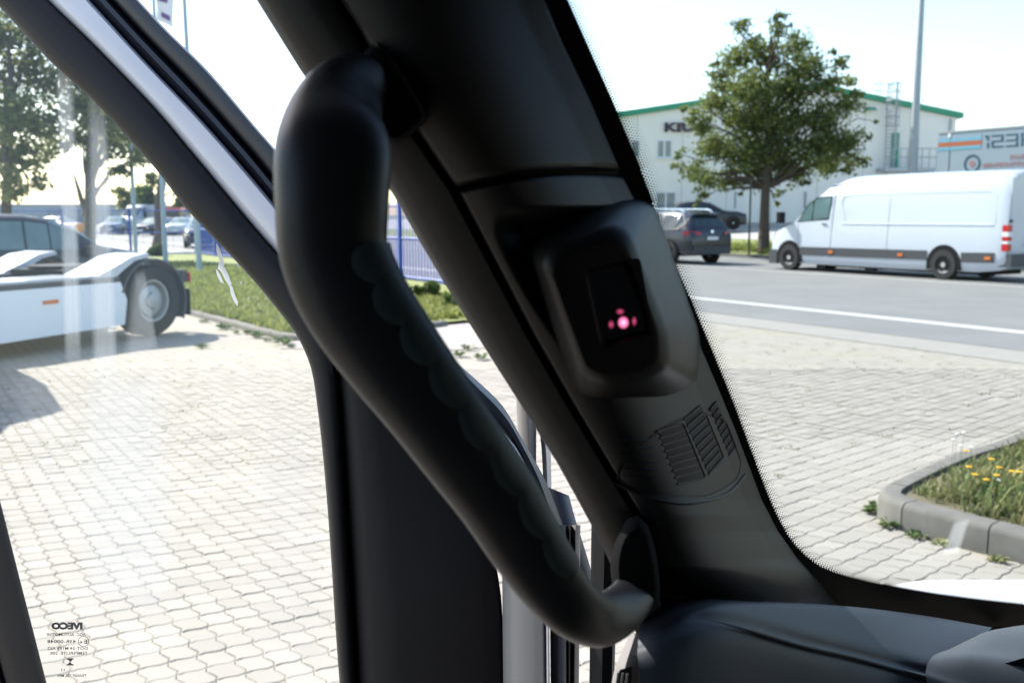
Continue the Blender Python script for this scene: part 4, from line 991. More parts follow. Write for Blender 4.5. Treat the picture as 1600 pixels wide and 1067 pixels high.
for k_ in range(6):
    zz = lerp(zl + 2.6, lz1 - .1, k_ / 5); b = MB(); cx = (lx0 + lx1) / 2
    b.tube([(cx + .42 * cos(a_), BY - .45 - .62 * sin(a_), zz) for a_ in [pi * j / 8 for j in range(9)]], .03, 5); b.build('cage_hoop', M['steel'], st_, world=True)
for a_ in (.25, .5, .75):
    b = MB(); cx = (lx0 + lx1) / 2; xx, yy = cx + .42 * cos(pi * a_), BY - .45 - .62 * sin(pi * a_)
    b.tube([(xx, yy, zl + 2.6), (xx, yy, lz1 - .1)], .025, 5); b.build('cage_bar', M['steel'], st_, world=True)
for xx in (bp_(1374, 140)[0], bp_(1379, 140)[0]):
    b = MB(); b.tube([(xx, BY + .4, bp_(1374, 152)[1]), (xx, BY + .4, bp_(1374, 130)[1])], .025, 5); b.build('roof_guard_post', M['steel'], st_, world=True)
b = MB(); zz = bp_(1374, 130)[1]; b.tube([(bp_(1368, 140)[0], BY + .4, zz), (lx1 + .1, BY + .4, zz)], .03, 5); b.tube([(bp_(1368, 140)[0], BY + .4, zz - .45), (lx1 + .1, BY + .4, zz - .45)], .025, 5); b.build('roof_guard_rail', M['steel'], st_, world=True)
# wall lamp
q = bp_(1356, 174); b = MB(); b.prism([(q[0] - .3, BY - .5, q[1]), (q[0] + .4, BY - .5, q[1]), (q[0] + .4, BY - .01, q[1] + .18), (q[0] - .3, BY - .01, q[1] + .18)], (0, 0, .06)); b.build('canopy', M['green'], bld, world=True)
# far grey shed
sY = 190; a = PY(48, 319, sY); c = PY(192, 317, sY)
sh = thing('warehouse', 'long low grey warehouse far behind the cars', 'building', ((a.x + c.x) / 2, sY, 0))
b = MB(); b.box((a.x - 30, sY, -.1), (c.x, sY + 40, a.z - .25)); b.build('wall', M['shed'], sh, world=True)
b = MB(); b.box((a.x - 30.2, sY - .2, a.z - .248), (c.x + .2, sY + 40, a.z)); b.build('roof', mat('shed_roof', (.42, .45, .48), .6, var=.05), sh, world=True)
for k_ in range(3):
    x = lerp(a.x, c.x, .25 + .26 * k_); b = MB(); b.box((x - 1.4, sY - .06, 0), (x + 1.4, sY - .002, 2.8)); b.build('roller_door', mat('roller_door_grey', (.24, .27, .31), .6, var=.1), sh, world=True)

# ------------------------------------------------------------------ poles, posts, fences
def pole(name, label, cat, x, y, r0, r1, h, m, z=0, group=None, lean=0):
    c = G(x, y, z) if z == 0 else PY(x, y, 37.5); t = thing(name, label, cat, (c.x, c.y, c.z if z else 0), 0, group)
    b = MB(); b.tube([(0, 0, -.05), (lean * h / 8 * .3, 0, h * .3), (lean * h / 8, 0, h)], [r0, lerp(r0, r1, .3), r1], 12); b.build('shaft', m, t)
    b = MB(); b.disc((0, 0, 0), r0 * 2.0, (0, 0, 1), 14, .06); b.build('foot', M['steel'], t); return t
flags = [pole('flagpole', 'grey flagpole nearest the truck wheel', 'flagpole', 312, 428, .085, .05, 10.5, M['pole'], group='flagpoles on the grass', lean=-.12),
         pole('flagpole', 'grey flagpole in the middle of the row with a white flag at its top', 'flagpole', 259, 415, .085, .05, 10.5, M['pole'], group='flagpoles on the grass'),
         pole('flagpole', 'grey flagpole farthest left in the row before the tree', 'flagpole', 213, 407, .085, .05, 10.5, M['pole'], group='flagpoles on the grass')]
for i, fp in enumerate(flags[1:2]):
    fl = thing('flag', 'white flag with violet print hanging from the middle flagpole', 'flag', fp.location + Vector((0, 0, 8.1)))
    rowsf = [[(.06 + .55 * u + .03 * sin(9 * w + 4 * u), .09 * sin(7 * u + 2 * w) * u, -0.12 + 2.3 * w - .25 * u * (1 - w)) for u in [j / 8 for j in range(9)]] for w in [k_ / 14 for k_ in range(15)]]
    b = MB(); b.grid(rowsf); b.build('cloth', M['flagwhite'], fl)
    b = MB(); b.grid([[(p[0], p[1] - .012, p[2]) for p in r[2:8]] for r in rowsf[1:3]]); b.grid([[(p[0], p[1] - .012, p[2]) for p in r[1:7]] for r in rowsf[4:6]]); b.build('print', M['flagprint'], fl)
# lamp post beyond the van
c = PY(1420, 385, 37.2)
lp = thing('lamp_post', 'tall grey tapered lamp post rising behind the white van', 'lamp post', (c.x, c.y, vz(c.dot(N))))
b = MB(); b.tube([(0, 0, -.1), (0, 0, 5), (0, 0, 11.4)], [.19, .145, .085], 14); b.build('shaft', M['steel'], lp)
b = MB(); b.tube([(0, 0, 11.3), (-.4, -.5, 11.7), (-.9, -1.2, 11.8)], .05, 8); b.build('bracket_arm', M['steel'], lp)
b = MB(); b.prism([(-.8, -1.25, 11.74), (-1.0, -1.1, 11.74), (-1.35, -1.65, 11.78), (-1.15, -1.8, 11.78)], (0, 0, .1)); b.build('lamp_head', M['steel'], lp)
# thin sign post on the verge
c = PY(1170, 392, 38.6)
sp_ = thing('sign_post', 'thin dark post on the verge left of the oak trunk', 'post', (c.x, c.y, vz(c.dot(N))))
b = MB(); b.tube([(0, 0, -.05), (0, 0, 3.0)], .04, 8); b.build('shaft', mat('dark_green_post', (.03, .05, .04), .5), sp_)
# blue bar fence
def bar_fence(name, label, A, B, h, pitch, br, m, post_every=2.4, rails=(.15, .95), bars_max=290, z0=.05):
    A, B = Vector(A), Vector(B); L = (B - A).length; d = (B - A).normalized()
    t = thing(name, label, 'fence', (A.x, A.y, 0))
    n = min(bars_max, int(L / pitch)); b = MB(); b.tube([(0, 0, z0), (0, 0, h)], br, 5); b0 = b.build('bar', m, t)
    for k_ in range(n):
        o = b0 if k_ == 0 else b0.copy()
        if k_: COL.objects.link(o)
        o.parent = t; o.location = d * (pitch * (k_ + .5))
    b = MB(); b.box((-.05, -.05, -.05), (.05, .05, h + .06)); p0_ = b.build('post', m, t)
    for k_ in range(int(L / post_every) + 1):
        o = p0_ if k_ == 0 else p0_.copy()
        if k_: COL.objects.link(o)
        o.parent = t; o.location = d * (post_every * k_); o.rotation_euler = (0, 0, math.atan2(d.y, d.x))
    for rz_ in rails:
        b = MB(); b.tube([Vector((0, 0, h * rz_)), d * L + Vector((0, 0, h * rz_))], .028, 6); b.build('rail', m, t)
    return t
bar_fence('bar_fence', 'blue metal bar fence running beside the grass, seen inside the handle', (1.0, 19.2, 0), (-13.4, 41.6, 0), 2.0, .16, .021, M['bluefence'], 2.4, (.06, .55, .96), 260)
bar_fence('mesh_fence', 'thin blue fence posts and wires behind the flagpoles', (-13.5, 41.7, 0), (-26, 38.5, 0), 1.9, .6, .006, M['bluefence'], 2.6, (.04, .5, .98), 60)

# ------------------------------------------------------------------ the cab we sit in
cab = thing('truck_cab', 'dark cab interior with windscreen pillar, grab handle and open door', 'cab', (0, .3, 0))
def part(mb, name, m, parent=None, **kw): return mb.build(name, m, parent or cab, world=True, **kw)
# windscreen plane through three photographed edge points
wa, wb, wc = P(880, 0, .54), P(1210, 790, .76), P(1600, 950, .90)
WN = (wb - wa).cross(wc - wa).normalized()
def ws_d(x, y, off=0.0):
    r = ray(x, y); o = Vector((0, 0, CH)); return (wa - o).dot(WN) / r.dot(WN) + off
FRIT = [(850, -80), (885, 0), (925, 90), (964, 178), (1000, 265), (1018, 316), (1025, 338), (1029, 356), (1046, 398), (1077, 465), (1118, 562), (1151, 644), (1180, 722), (1202, 779), (1227, 830), (1252, 862), (1284, 886), (1330, 902), (1380, 913), (1481, 930), (1600, 944), (1720, 956)]
TRIM = [(805, -80), (842, -20), (876, 61), (921, 155), (975, 280), (1012, 352), (1043, 419), (1079, 506), (1121, 603), (1150, 674), (1190, 780), (1216, 830), (1246, 872), (1300, 930), (1350, 985), (1400, 1040)]
SEAM_P = [(430, -120), (500, -40), (530, 0), (560, 48), (600, 120), (650, 205), (713, 297), (770, 405), (830, 520), (890, 625), (950, 725), (1000, 805), (1022, 870), (1035, 940), (1045, 1000), (1052, 1060)]
LEFT_P = [(320, -140), (365, -60), (400, 0), (430, 48), (470, 112), (530, 195), (612, 300), (660, 385), (700, 452), (760, 548), (820, 642), (870, 722), (905, 785), (940, 850), (965, 905), (985, 960), (1000, 1010)]
# --- windscreen: glass, frit band, fading dots
ws_ = MB(); pts = [(760, -420), (2300, -420), (2500, 400), (2500, 1120), (1180, 1060), (1000, 560)]
ws_.add([P(x, y, ws_d(x, y, .004)) for x, y in pts], [tuple(range(len(pts)))])
wso = part(ws_, 'windscreen', M['wsglass'], ang=None)
fr = resample(FRIT, 90); rowsq = []
nrm = []
for i, p in enumerate(fr):
    a, c = fr[max(0, i - 1)], fr[min(len(fr) - 1, i + 1)]; tx, ty = c[0] - a[0], c[1] - a[1]; l = math.hypot(tx, ty); nrm.append((-ty / l, tx / l))   # into the band
for i, p in enumerate(fr):
    nx, ny = nrm[i]
    w = lerp(90, 150, sstep(800, 1400, p[0]))
    rowsq.append([P(p[0] + nx * w * u, p[1] + ny * w * u, ws_d(p[0] + nx * w * u, p[1] + ny * w * u, -.001)) for u in (0, .5, 1)])
fb = MB(); fb.grid(rowsq); fo = part(fb, 'frit_band', M['frit'], wso, ang=None)
# dot fade: rows of shrinking dots on the glass
dots = MB(); dens = resample(FRIT, 331)
for row in range(7):
    for i in range(1, len(dens) - 1):
        p = dens[i]; a, c = dens[i - 1], dens[i + 1]; tx, ty = c[0] - a[0], c[1] - a[1]; l = math.hypot(tx, ty); tx /= l; ty /= l
        out = (ty, -tx)
        wfac = lerp(1, .55, sstep(900, 1300, p[0]))
        sp = 4.9 * wfac; off = row * sp * .86 + .4; shift = (2.9 if row % 2 else 0)
        x, y = p[0] + out[0] * off + tx * shift, p[1] + out[1] * off + ty * shift
        r = (2.5, 1.7, 1.35, 1.1, .88, .68, .5)[row] * lerp(1, .75, sstep(900, 1300, p[0]))
        d = ws_d(x, y, -.0012); k6 = [P(x + r * cos(pi * k_ / 3), y + r * sin(pi * k_ / 3), d) for k_ in range(6)]
        dots.add(k6, [tuple(range(6))])
tag(part(dots, 'frit_dots', M['frit'], wso, ang=None), kind='stuff')
# scratch arcs and a smear on the windscreen
def film(quad, dfn, m, parent, name='dirt_reflection_streak'):
    b = MB(); b.add([P(x, y, dfn(x, y)) for x, y in quad], [(0, 1, 2, 3)])
    return part(b, name, m, parent, ang=None, uv=[(0, 0), (1, 0), (1, 1), (0, 1)])
film([(1488, 812), (1520, 806), (1500, 868), (1466, 872)], lambda x, y: ws_d(x, y, -.002), film_mat('smear_a', .22), wso)

# --- pillar trim as one height field over the seam..trim range
def base_d(x, y, u):
    dl = lerp(.475, .60, sstep(-50, 1000, y)); dr = ws_d(x_at(TRIM, y), y) - .010
    return lerp(dl, dr, u ** 2.2) - .010 * sin(pi * min(1, u * 1.15)) * (1 if u < .87 else 0.6)
def rbox(x, y, quad, r):
    """signed distance (px) to a rounded convex quad, negative inside"""
    d = -1e9
    n = len(quad); ds = []
    for i in range(n):
        (x1, y1), (x2, y2) = quad[i], quad[(i + 1) % n]; l = math.hypot(x2 - x1, y2 - y1)
        ds.append(((x - x1) * (y2 - y1) - (y - y1) * (x2 - x1)) / l)
    pos = [max(0, q + r) for q in ds]; m_ = max(ds)
    s_ = math.sqrt(sum(q * q for q in sorted(pos)[-2:]))
    return (s_ - r) if s_ > 0 else m_
def ccw(q):
    ar = sum(q[i][0] * q[(i + 1) % len(q)][1] - q[(i + 1) % len(q)][0] * q[i][1] for i in range(len(q)))
    return q if ar > 0 else q[::-1]
HOUSE = ccw([(828, 388), (1000, 318), (1092, 560), (1072, 598), (905, 612), (868, 520)])
SCOOP = ccw([(770, 335), (972, 300), (1040, 430), (900, 560), (840, 500)])
GRILL = ccw([(945, 668), (1050, 655), (1110, 600), (1163, 735), (1130, 770), (1062, 782), (968, 758)])
def cross_y(x): return 297 - 27 * sin(min(1, max(0, (x - 713) / 265)) * pi * .62) * 1.05 if x < 985 else 275
def trim_depth(x, y, u):
    d = base_d(x, y, u)
    # scoop above the display, deepest right below its top lip
    s_ = rbox(x, y, SCOOP, 40)
    d += .020 * sstep(12, -34, s_) * sstep(318, 345, y)
    s_ = rbox(x, y, GRILL, 22); d += .0025 * sstep(3, -2, s_)
    d += .06 * sstep(885, 955, y) * (1 - u * .6)
    return d
def pillar_grid(y0, y1, ny, nx, shift0, shift1):
    rows_ = []
    for j in range(ny):
        y = lerp(y0, y1, j / (ny - 1)); r = []
        for i in range(nx):
            u = i / (nx - 1); x = lerp(x_at(SEAM_P, y) + 3, x_at(TRIM, y), u)
            t0 = shift0(x) if shift0 else 0; t1 = shift1(x) if shift1 else 0
            yy = y + lerp(t0, t1, j / (ny - 1))
            xl, xr = x_at(SEAM_P, yy), x_at(TRIM, yy); x = lerp(xl + 3, xr, u); u = (x - xl) / (xr - xl)
            if i == 0: first = (x, yy)
            dd_ = trim_depth(x, yy, u); e_ = sstep(0, .03, u)
            dd_ += .010 * (1 - e_) ** 2
            if j == 0 and shift0: dd_ += .012
            elif j == 1 and shift0: dd_ += .002
            if j == ny - 1 and shift1: dd_ += .012
            elif j == ny - 2 and shift1: dd_ += .002
            r.append(P(x, yy, dd_))
        r = [P(first[0], first[1], trim_depth(first[0], first[1], 0) + .045)] + r + [P(xr - 4, yy, ws_d(xr, yy, -.0015))]
        rows_.append(r)
    return rows_
cs = lambda x: cross_y(x) - 297
up = MB(); up.grid(pillar_grid(-110, 295, 60, 50, None, cs)); part(up, 'upper_pillar_trim', M['trim'], ang=50)
lo = MB(); lo.grid(pillar_grid(299.5, 958, 240, 90, cs, None)); lower = part(lo, 'lower_pillar_trim', M['trim2'], ang=60)
# dark core behind the trims
rows_ = []
for j in range(60):
    y = lerp(-140, 955, j / 59); xl, xr = x_at(LEFT_P, y) + 14, x_at(TRIM, y) - 4; dl = lerp(.475, .60, sstep(-50, 1000, y)); xm = x_at(SEAM_P, y)
    rows_.append([P(xl, y, dl + .055), P(xm - 12, y, dl + .035), P(xm + 20, y, dl + .035), P(lerp(xm, xr, .6), y, base_d(0, y, .6) + .03), P(xr, y, ws_d(xr, y, -.0008))])
co = MB(); co.grid(rows_); part(co, 'pillar_core', M['black'], ang=60)
# strip A, left of the seam
rows_ = []
for j in range(80):
    y = lerp(-140, 1010, j / 79); xl, xr = x_at(LEFT_P, y), x_at(SEAM_P, y) - 3; r = []
    dl = lerp(.475, .60, sstep(-50, 1000, y))
    for u, off in ((-.0, .075), (0.0, .032), (.015, .022), (.05, .013), (.12, .007), (.3, .003), (.6, .001), (.9, .001), (.97, .004), (1, .012), (1, .05)):
        xx = lerp(xl, xr, u); r.append(P(xx + (14 if off > .07 else 0), y, dl + off + .002))
    rows_.append(r)
sa = MB(); sa.grid(rows_); part(sa, 'door_side_trim', M['trim'], ang=60)

# --- display housing
def ring(quad, r, n, dfn):
    """rounded polygon sampled at n points by ray-marching the signed distance"""
    cx = sum(p[0] for p in quad) / len(quad); cy = sum(p[1] for p in quad) / len(quad); out = []
    for k_ in range(n):
        a = 2 * pi * k_ / n; lo_, hi = 0, 400
        for _ in range(26):
            m_ = (lo_ + hi) / 2
            if rbox(cx + m_ * cos(a), cy + m_ * sin(a), quad, r) > 0: hi = m_
            else: lo_ = m_
        x, y = cx + lo_ * cos(a), cy + lo_ * sin(a); out.append((x, y, dfn(x, y)))
    return out
def pd(x, y):
    xl, xr = x_at(SEAM_P, y), x_at(TRIM, y); return trim_depth(x, y, max(0, min(1, (x - xl) / (xr - xl))))
def plane_d(x, y, base, gx=.00011, gy=.00006): return base + (x - 960) * gx + (y - 480) * gy
NR = 72
q0 = ccw([(806, 372), (1012, 292), (1112, 566), (1088, 622), (892, 634), (848, 530)])
q1 = ccw([(832, 392), (976, 334), (1062, 562), (1044, 596), (908, 606), (868, 520)])
q2 = ccw([(852, 398), (1000, 345), (1068, 550), (1052, 582), (920, 592), (880, 510)])
q3 = ccw([(872, 412), (1008, 378), (1050, 566), (934, 582)])
q4 = ccw([(912, 421), (1000, 402), (1021, 522), (938, 545)])
q5 = ccw([(918, 427), (995, 410), (1015, 518), (942, 537)])
def inset(q, k_): 
    cx = sum(p[0] for p in q) / len(q); cy = sum(p[1] for p in q) / len(q); return [(lerp(x, cx, k_), lerp(y, cy, k_)) for x, y in q]
rings = [ring(q0, 46, NR, lambda x, y: pd(x, y) + .012), ring(q1, 44, NR, lambda x, y: plane_d(x, y, .5270)), ring(inset(q1, .04), 44, NR, lambda x, y: plane_d(x, y, 0.5225)), ring(inset(q1, .075), 43, NR, lambda x, y: plane_d(x, y, 0.5205)),
         ring(inset(q1, .16), 40, NR, lambda x, y: plane_d(x, y, 0.5165)), ring(inset(q1, .19), 40, NR, lambda x, y: plane_d(x, y, 0.5158)), ring(inset(q1, .23), 38, NR, lambda x, y: plane_d(x, y, 0.5156)),
         ring(q4, 6, NR, lambda x, y: plane_d(x, y, 0.5156)), ring(q4, 6, NR, lambda x, y: plane_d(x, y, 0.5160)), ring(q5, 4, NR, lambda x, y: plane_d(x, y, 0.5180)), ring(q5, 4, NR, lambda x, y: plane_d(x, y, 0.5215))]
hb = MB(); hb.grid([[P(*p) for p in r] for r in rings], closed=True); hs = part(hb, 'display_housing', M['housing'], ang=62)
sb = MB(); q6 = [(p[0], p[1], plane_d(p[0], p[1], 0.5210)) for p in rings[-1]]; sb.add([P(*p) for p in q6], [tuple(range(NR))]); part(sb, 'screen', M['screen'], hs, ang=None)
def glint_mat(name, col, st):
    m, nt, b = newmat(name); b.inputs['Base Color'].default_value = (.004, .004, .005, 1); b.inputs['Roughness'].default_value = .1
    uv = nt.nodes.new('ShaderNodeUVMap'); gd_ = nt.nodes.new('ShaderNodeTexGradient'); gd_.gradient_type = 'SPHERICAL'
    nt.links.new(uv.outputs[0], gd_.inputs[0])
    pw = nt.nodes.new('ShaderNodeMath'); pw.operation = 'POWER'; pw.inputs[1].default_value = 1.4; nt.links.new(gd_.outputs['Fac'], pw.inputs[0])
    ml = nt.nodes.new('ShaderNodeMath'); ml.operation = 'MULTIPLY'; ml.inputs[1].default_value = st; nt.links.new(pw.outputs[0], ml.inputs[0])
    b.inputs['Emission Color'].default_value = (*col, 1); nt.links.new(ml.outputs[0], b.inputs['Emission Strength']); return m
def glint(x, y, rx, ry, m, dz=0):
    b = MB(); pts = [(x + rx * cos(2 * pi * k_ / 16), y + ry * sin(2 * pi * k_ / 16)) for k_ in range(16)]
    b.add([P(a, c, plane_d(a, c, .5206 - dz)) for a, c in pts] + [P(x, y, plane_d(x, y, .5206 - dz))], [(k_, (k_ + 1) % 16, 16) for k_ in range(16)]); part(b, 'screen_reflection', m, hs, ang=None, uv=[(cos(2 * pi * k_ / 16), sin(2 * pi * k_ / 16)) for k_ in range(16)] + [(0, 0)])
GP, GD = glint_mat('pink_glint', (1, .20, .40), 1.5), glint_mat('pink_glint_dim', (1, .12, .30), .26)
glint(974, 504, 10, 11, GP); glint(969, 487, 8, 6, GD, .0001); glint(955, 507, 6, 8, GD, .0002); glint(991, 502, 5, 9, GD, .0003)  # glowing spots stand for pink reflections on the screen

# --- speaker grille: openings with slats
gr = MB()
OPEN = [ccw([(1028, 674), (1066, 662), (1101, 746), (1060, 756)]), ccw([(1070, 655), (1096, 634), (1130, 716), (1108, 741)]), ccw([(1111, 640), (1120, 628), (1149, 700), (1140, 711)])]
rows_ = []
for j in range(120):
    y = lerp(598, 786, j / 119); r = []
    for i in range(150):
        x = lerp(940, 1166, i / 149)
        g_ = rbox(x, y, GRILL, 22); o_ = min(rbox(x, y, q, 3) for q in OPEN)
        d = pd(x, y) - .0016 * sstep(1.5, -2.5, g_) + (.012 if g_ > 4 else 0)
        d += .008 * sstep(1.2, -1.2, o_)
        r.append(P(x, y, d))
    rows_.append(r)
gr.grid(rows_); gr.f = [f_ for f_ in gr.f if rbox(940 + 226 * (f_[0] % 150) / 149, 598 + 188 * (f_[0] // 150) / 119, GRILL, 22) < 5]; gro = part(gr, 'speaker_grille', M['trim2'], ang=None)
for p in gro.data.polygons: p.use_smooth = True
for q, ns in ((((1028, 674), (1066, 662), (1101, 746), (1060, 756)), 8), (((1070, 655), (1096, 634), (1130, 716), (1108, 741)), 8), (((1111, 640), (1120, 628), (1149, 700), (1140, 711)), 7)):
    fb_ = MB(); fb_.grid([[P(x, y, pd(x, y) - .0008) for x, y in [(lerp(lerp(q[0][0], q[1][0], i / 6), lerp(q[3][0], q[2][0], i / 6), j / 10), lerp(lerp(q[0][1], q[1][1], i / 6), lerp(q[3][1], q[2][1], i / 6), j / 10)) for i in range(7)]] for j in range(11)]); part(fb_, 'slot_shadow', M['black'], gro, ang=None)  # black sheet standing for the shade inside the slots
    for k_ in range(0, ns + 1):
        t = k_ / ns; a = (lerp(q[0][0], q[3][0], t), lerp(q[0][1], q[3][1], t)); c = (lerp(q[1][0], q[2][0], t), lerp(q[1][1], q[2][1], t)); b = MB()
        tk = 1.7; A = []
        for (x, y) in (a, ((a[0] + c[0]) / 2, (a[1] + c[1]) / 2), c):
            d = pd(x, y); A.append([P(x, y - tk, d - .0032), P(x, y + tk, d - .0032), P(x, y + tk, d + .006), P(x, y - tk, d + .006)])
        b.grid(A, closed=True); part(b, 'slat', M['trim'], gro)
for k_ in range(7):
    y0 = 688 + k_ * 11.5; x0 = 958 + k_ * 3.0
    b = MB(); b.tube([P(x, y, pd(x, y) - .0017) for x, y in resample([(x0, y0 - 3), (x0 + 28, y0), (x0 + 62, y0 - 1)], 8)], [.0001, .0005, .0008, .0009, .0009, .0008, .0005, .0001], 5); part(b, 'rib', M['trim2'], gro)
ol = MB(); op = [(p[0], p[1]) for p in ring(GRILL, 22, 60, lambda x, y: 0)]; op.append(op[0])
ol.tube([P(x, y, pd(x, y) + .0002) for x, y in op], .0006, 5); part(ol, 'grille_gap', M['black'], gro)
# rounded groove under the grille
gl_ = MB(); pts = [(962, 755), (1010, 776), (1062, 786), (1108, 781), (1140, 769), (1164, 742)]
gl_.tube([P(x, y, pd(x, y) - .0006) for x, y in resample(pts, 30)], .0011, 6); part(gl_, 'grille_lip', M['trim2'], gro)
# --- grab handle
HC = [(630, 150, 40, .50), (592, 146, 52, .475), (548, 148, 62, .45), (524, 186, 74, .43), (521, 240, 90, .415), (519, 320, 88, .41), (523, 400, 84, .41), (556, 475, 82, .41), (611, 555, 77, .412), (667, 630, 71, .415), (722, 705, 67, .42), (773, 775, 63, .43), (816, 845, 58, .44), (857, 905, 53, .45), (897, 950, 47, .46), (935, 968, 42, .478), (967, 954, 38, .502), (988, 930, 34, .527), (998, 905, 30, .555)]
hp = resample([(a, b_, c * 1.0, d * 1000) for a, b_, c, d in HC], 90)
def handle_frame(i):
    x, y, hw, d = hp[i]; d /= 1000
    c = P(x, y, d); a = hp[max(0, i - 1)]; e = hp[min(len(hp) - 1, i + 1)]
    t = (P(e[0], e[1], e[3] / 1000) - P(a[0], a[1], a[3] / 1000)).normalized()
    view = ray(x, y).normalized(); s_ = t.cross(view).normalized(); n_r = s_.cross(t).normalized()
    if n_r.dot(view) > 0: n_r = -n_r                      # towards the eye
    return c, s_, n_r, hw / F * d
def sup(a, p=2.5):
    c, s_ = cos(a), sin(a); return (math.copysign(abs(c) ** (2 / p), c), math.copysign(abs(s_) ** (2 / p), s_))
rows_ = []
for i in range(len(hp)):
    c, s_, n_r, r = handle_frame(i); rr = []
    for k_ in range(28):
        ca, sa_ = sup(2 * pi * k_ / 28, 2.3); rr.append(c + s_ * (ca * r) + n_r * (sa_ * r * .72))
    rows_.append(rr)
hm = MB(); hm.grid(rows_, closed=True); hm.f += [tuple(range(28)), tuple((len(rows_) - 1) * 28 + k_ for k_ in range(28))]
hd = part(hm, 'grab_handle', M['handle'], ang=70)
# finger grip inlay on the inner face with scalloped border
c0, s0_, n0, r0_ = handle_frame(40)
inner = 1 if proj(c0 + s0_ * .02)[0] > proj(c0)[0] else -1
rows_ = []
i0, i1 = 27, 72
for i in range(i0, i1 + 1):
    f_ = i; 
    for sub in range(3):
        if i == i1 and sub: break
        k_ = i + sub / 3; ia = min(int(k_), len(hp) - 2); fr_ = k_ - ia
        A_, B_ = handle_frame(ia), handle_frame(ia + 1)
        c, s_, n_r, r = (A_[0].lerp(B_[0], fr_), A_[1].lerp(B_[1], fr_).normalized(), A_[2].lerp(B_[2], fr_).normalized(), lerp(A_[3], B_[3], fr_))
        ph = (k_ - i0) / 5.6; wave = abs(sin(pi * ph)) ** .6
        aN = rad(lerp(68, 86, wave)); rr = []
        for j in range(9):
            a = lerp(rad(-40), aN, j / 8); ca, sa_ = sup(a, 2.3); lift = .0014 if 0 < j < 8 else -.0010
            rr.append(c + s_ * (inner * ca * (r + lift)) + n_r * (sa_ * (r * .72 + lift)))
        rows_.append(rr)
gm = MB(); gm.grid(rows_); part(gm, 'finger_grip', M['grip'], hd, ang=50)
# mounts
def mount(name, quad, depths, r):
    quad = ccw(quad); rr = []
    for d, k_ in depths: rr.append([P(x, y, d) for x, y, _ in ring(inset(quad, k_), r, 28, lambda x, y: 0)])
    b = MB(); b.grid(rr, closed=True); b.f.append(tuple(range(28))); return part(b, name, M['mount'], hd, ang=70)
mount('upper_handle_mount', [(560, 88), (594, 60), (672, 186), (644, 214), (612, 232), (560, 150)], ((.458, .10), (.462, .03), (.475, 0), (.535, -.04)), 16)
mount('lower_handle_mount', [(950, 872), (984, 800), (1010, 808), (1036, 905), (1030, 955), (975, 978)], ((.522, .22), (.528, .10), (.545, .0), (.63, -.05)), 22)

# --- open door with its window frame
def dd(x, y, off=0.0): return lerp(1.02, .80, max(-.6, min(1.2, x / 800))) + off
GE = [(-60, -45), (0, 11), (81, 97), (150, 161), (240, 259), (289, 322), (335, 372), (368, 406), (405, 447), (440, 490), (462, 520), (478, 551), (489, 585), (497, 640), (504, 700), (512, 790), (519, 890), (526, 1000), (531, 1067), (536, 1140)]
FO = [(15, -60), (73, 0), (150, 75), (240, 169), (300, 240), (350, 300), (400, 360), (440, 405), (470, 440), (500, 487), (516, 530), (526, 580), (532, 650), (538, 750), (544, 850), (550, 950), (556, 1067), (560, 1140)]
WO = [(85, -55), (139, 0), (225, 94), (300, 172), (350, 227), (400, 285), (437, 330), (490, 400), (540, 470), (600, 550)]
SO = [(160, -60), (216, 0), (262, 49), (326, 112), (400, 199), (432, 236), (480, 300), (540, 380), (600, 460), (650, 530)]
def band(A, B, prof, n=60, dfn=dd, smooth=True):
    A, B = resample(A, n), resample(B, n); rows_ = []
    for (ax, ay), (bx, by) in zip(A, B):
        r = []
        for u, off in prof:
            x, y = lerp(ax, bx, u), lerp(ay, by, u); r.append(P(x, y, dfn(x, y, off)))
        rows_.append(r)
    b = MB(); b.grid(rows_); return b
fr_prof = ((-.02, .03), (0, .004), (.03, -.004), (.1, -.009), (.3, -.012), (.6, -.011), (.85, -.007), (.95, -.001), (1, .008), (1.0, .05))
door_b = band(GE, FO, fr_prof, 90)
door_o = part(door_b, 'door', M['doortrim'], ang=60)
# lower left frame (rear lower corner of the window)
b = band([(-40, 640), (0, 782), (30, 900), (52, 985), (73, 1067), (95, 1150)], [(-200, 640), (-160, 782), (-120, 900), (-95, 985), (-70, 1067), (-50, 1150)], ((0, .03), (0.01, .0), (.06, -.01), (.3, -.013), (.42, -.006), (.46, .004), (.5, -.004), (1, -.01)), 30)
part(b, 'window_sill_trim', M['doortrim'], door_o, ang=60)
b = band([(q[0], q[1]) for q in FO[:9]], WO[:7] + [(470, 372)], ((-.05, .03), (0, .014), (.05, .006), (.14, .002), (.22, .0006), (.26, .0), (.6, .0015), (.9, .004), (.97, .010), (1.0, .025), (1.0, .06)), 60)
part(b, 'door_flange', M['cabwhite'], door_o, ang=60)
b = band(WO[:8], SO[:8], ((-.03, .05), (0, .034), (.07, .022), (.2, .013), (.32, .014), (.38, .019), (.43, .034), (.47, .024), (.52, .014), (.58, .011), (.78, .010), (.95, .011), (1.0, .03), (1, .06)), 60)
part(b, 'door_seal', M['seal'], door_o, ang=40)
# front lower panel of the door
PL = [(455, 395), (490, 470), (516, 530), (526, 580), (532, 650), (538, 750), (544, 850), (550, 950), (556, 1067), (560, 1140)]
PR = [(640, 560), (680, 640), (715, 700), (740, 770), (757, 820), (770, 860), (780, 910), (785, 960), (788, 1067), (789, 1140)]
b = band(PL, PR, ((0.0, .03), (.004, .012), (.02, .004), (.06, -.002), (.14, -.005), (.3, .004), (.6, .022), (.85, .040), (.97, .050), (1, .060), (1, .10)), 60)
part(b, 'mirror_triangle', M['doortrim'], door_o, ang=60)
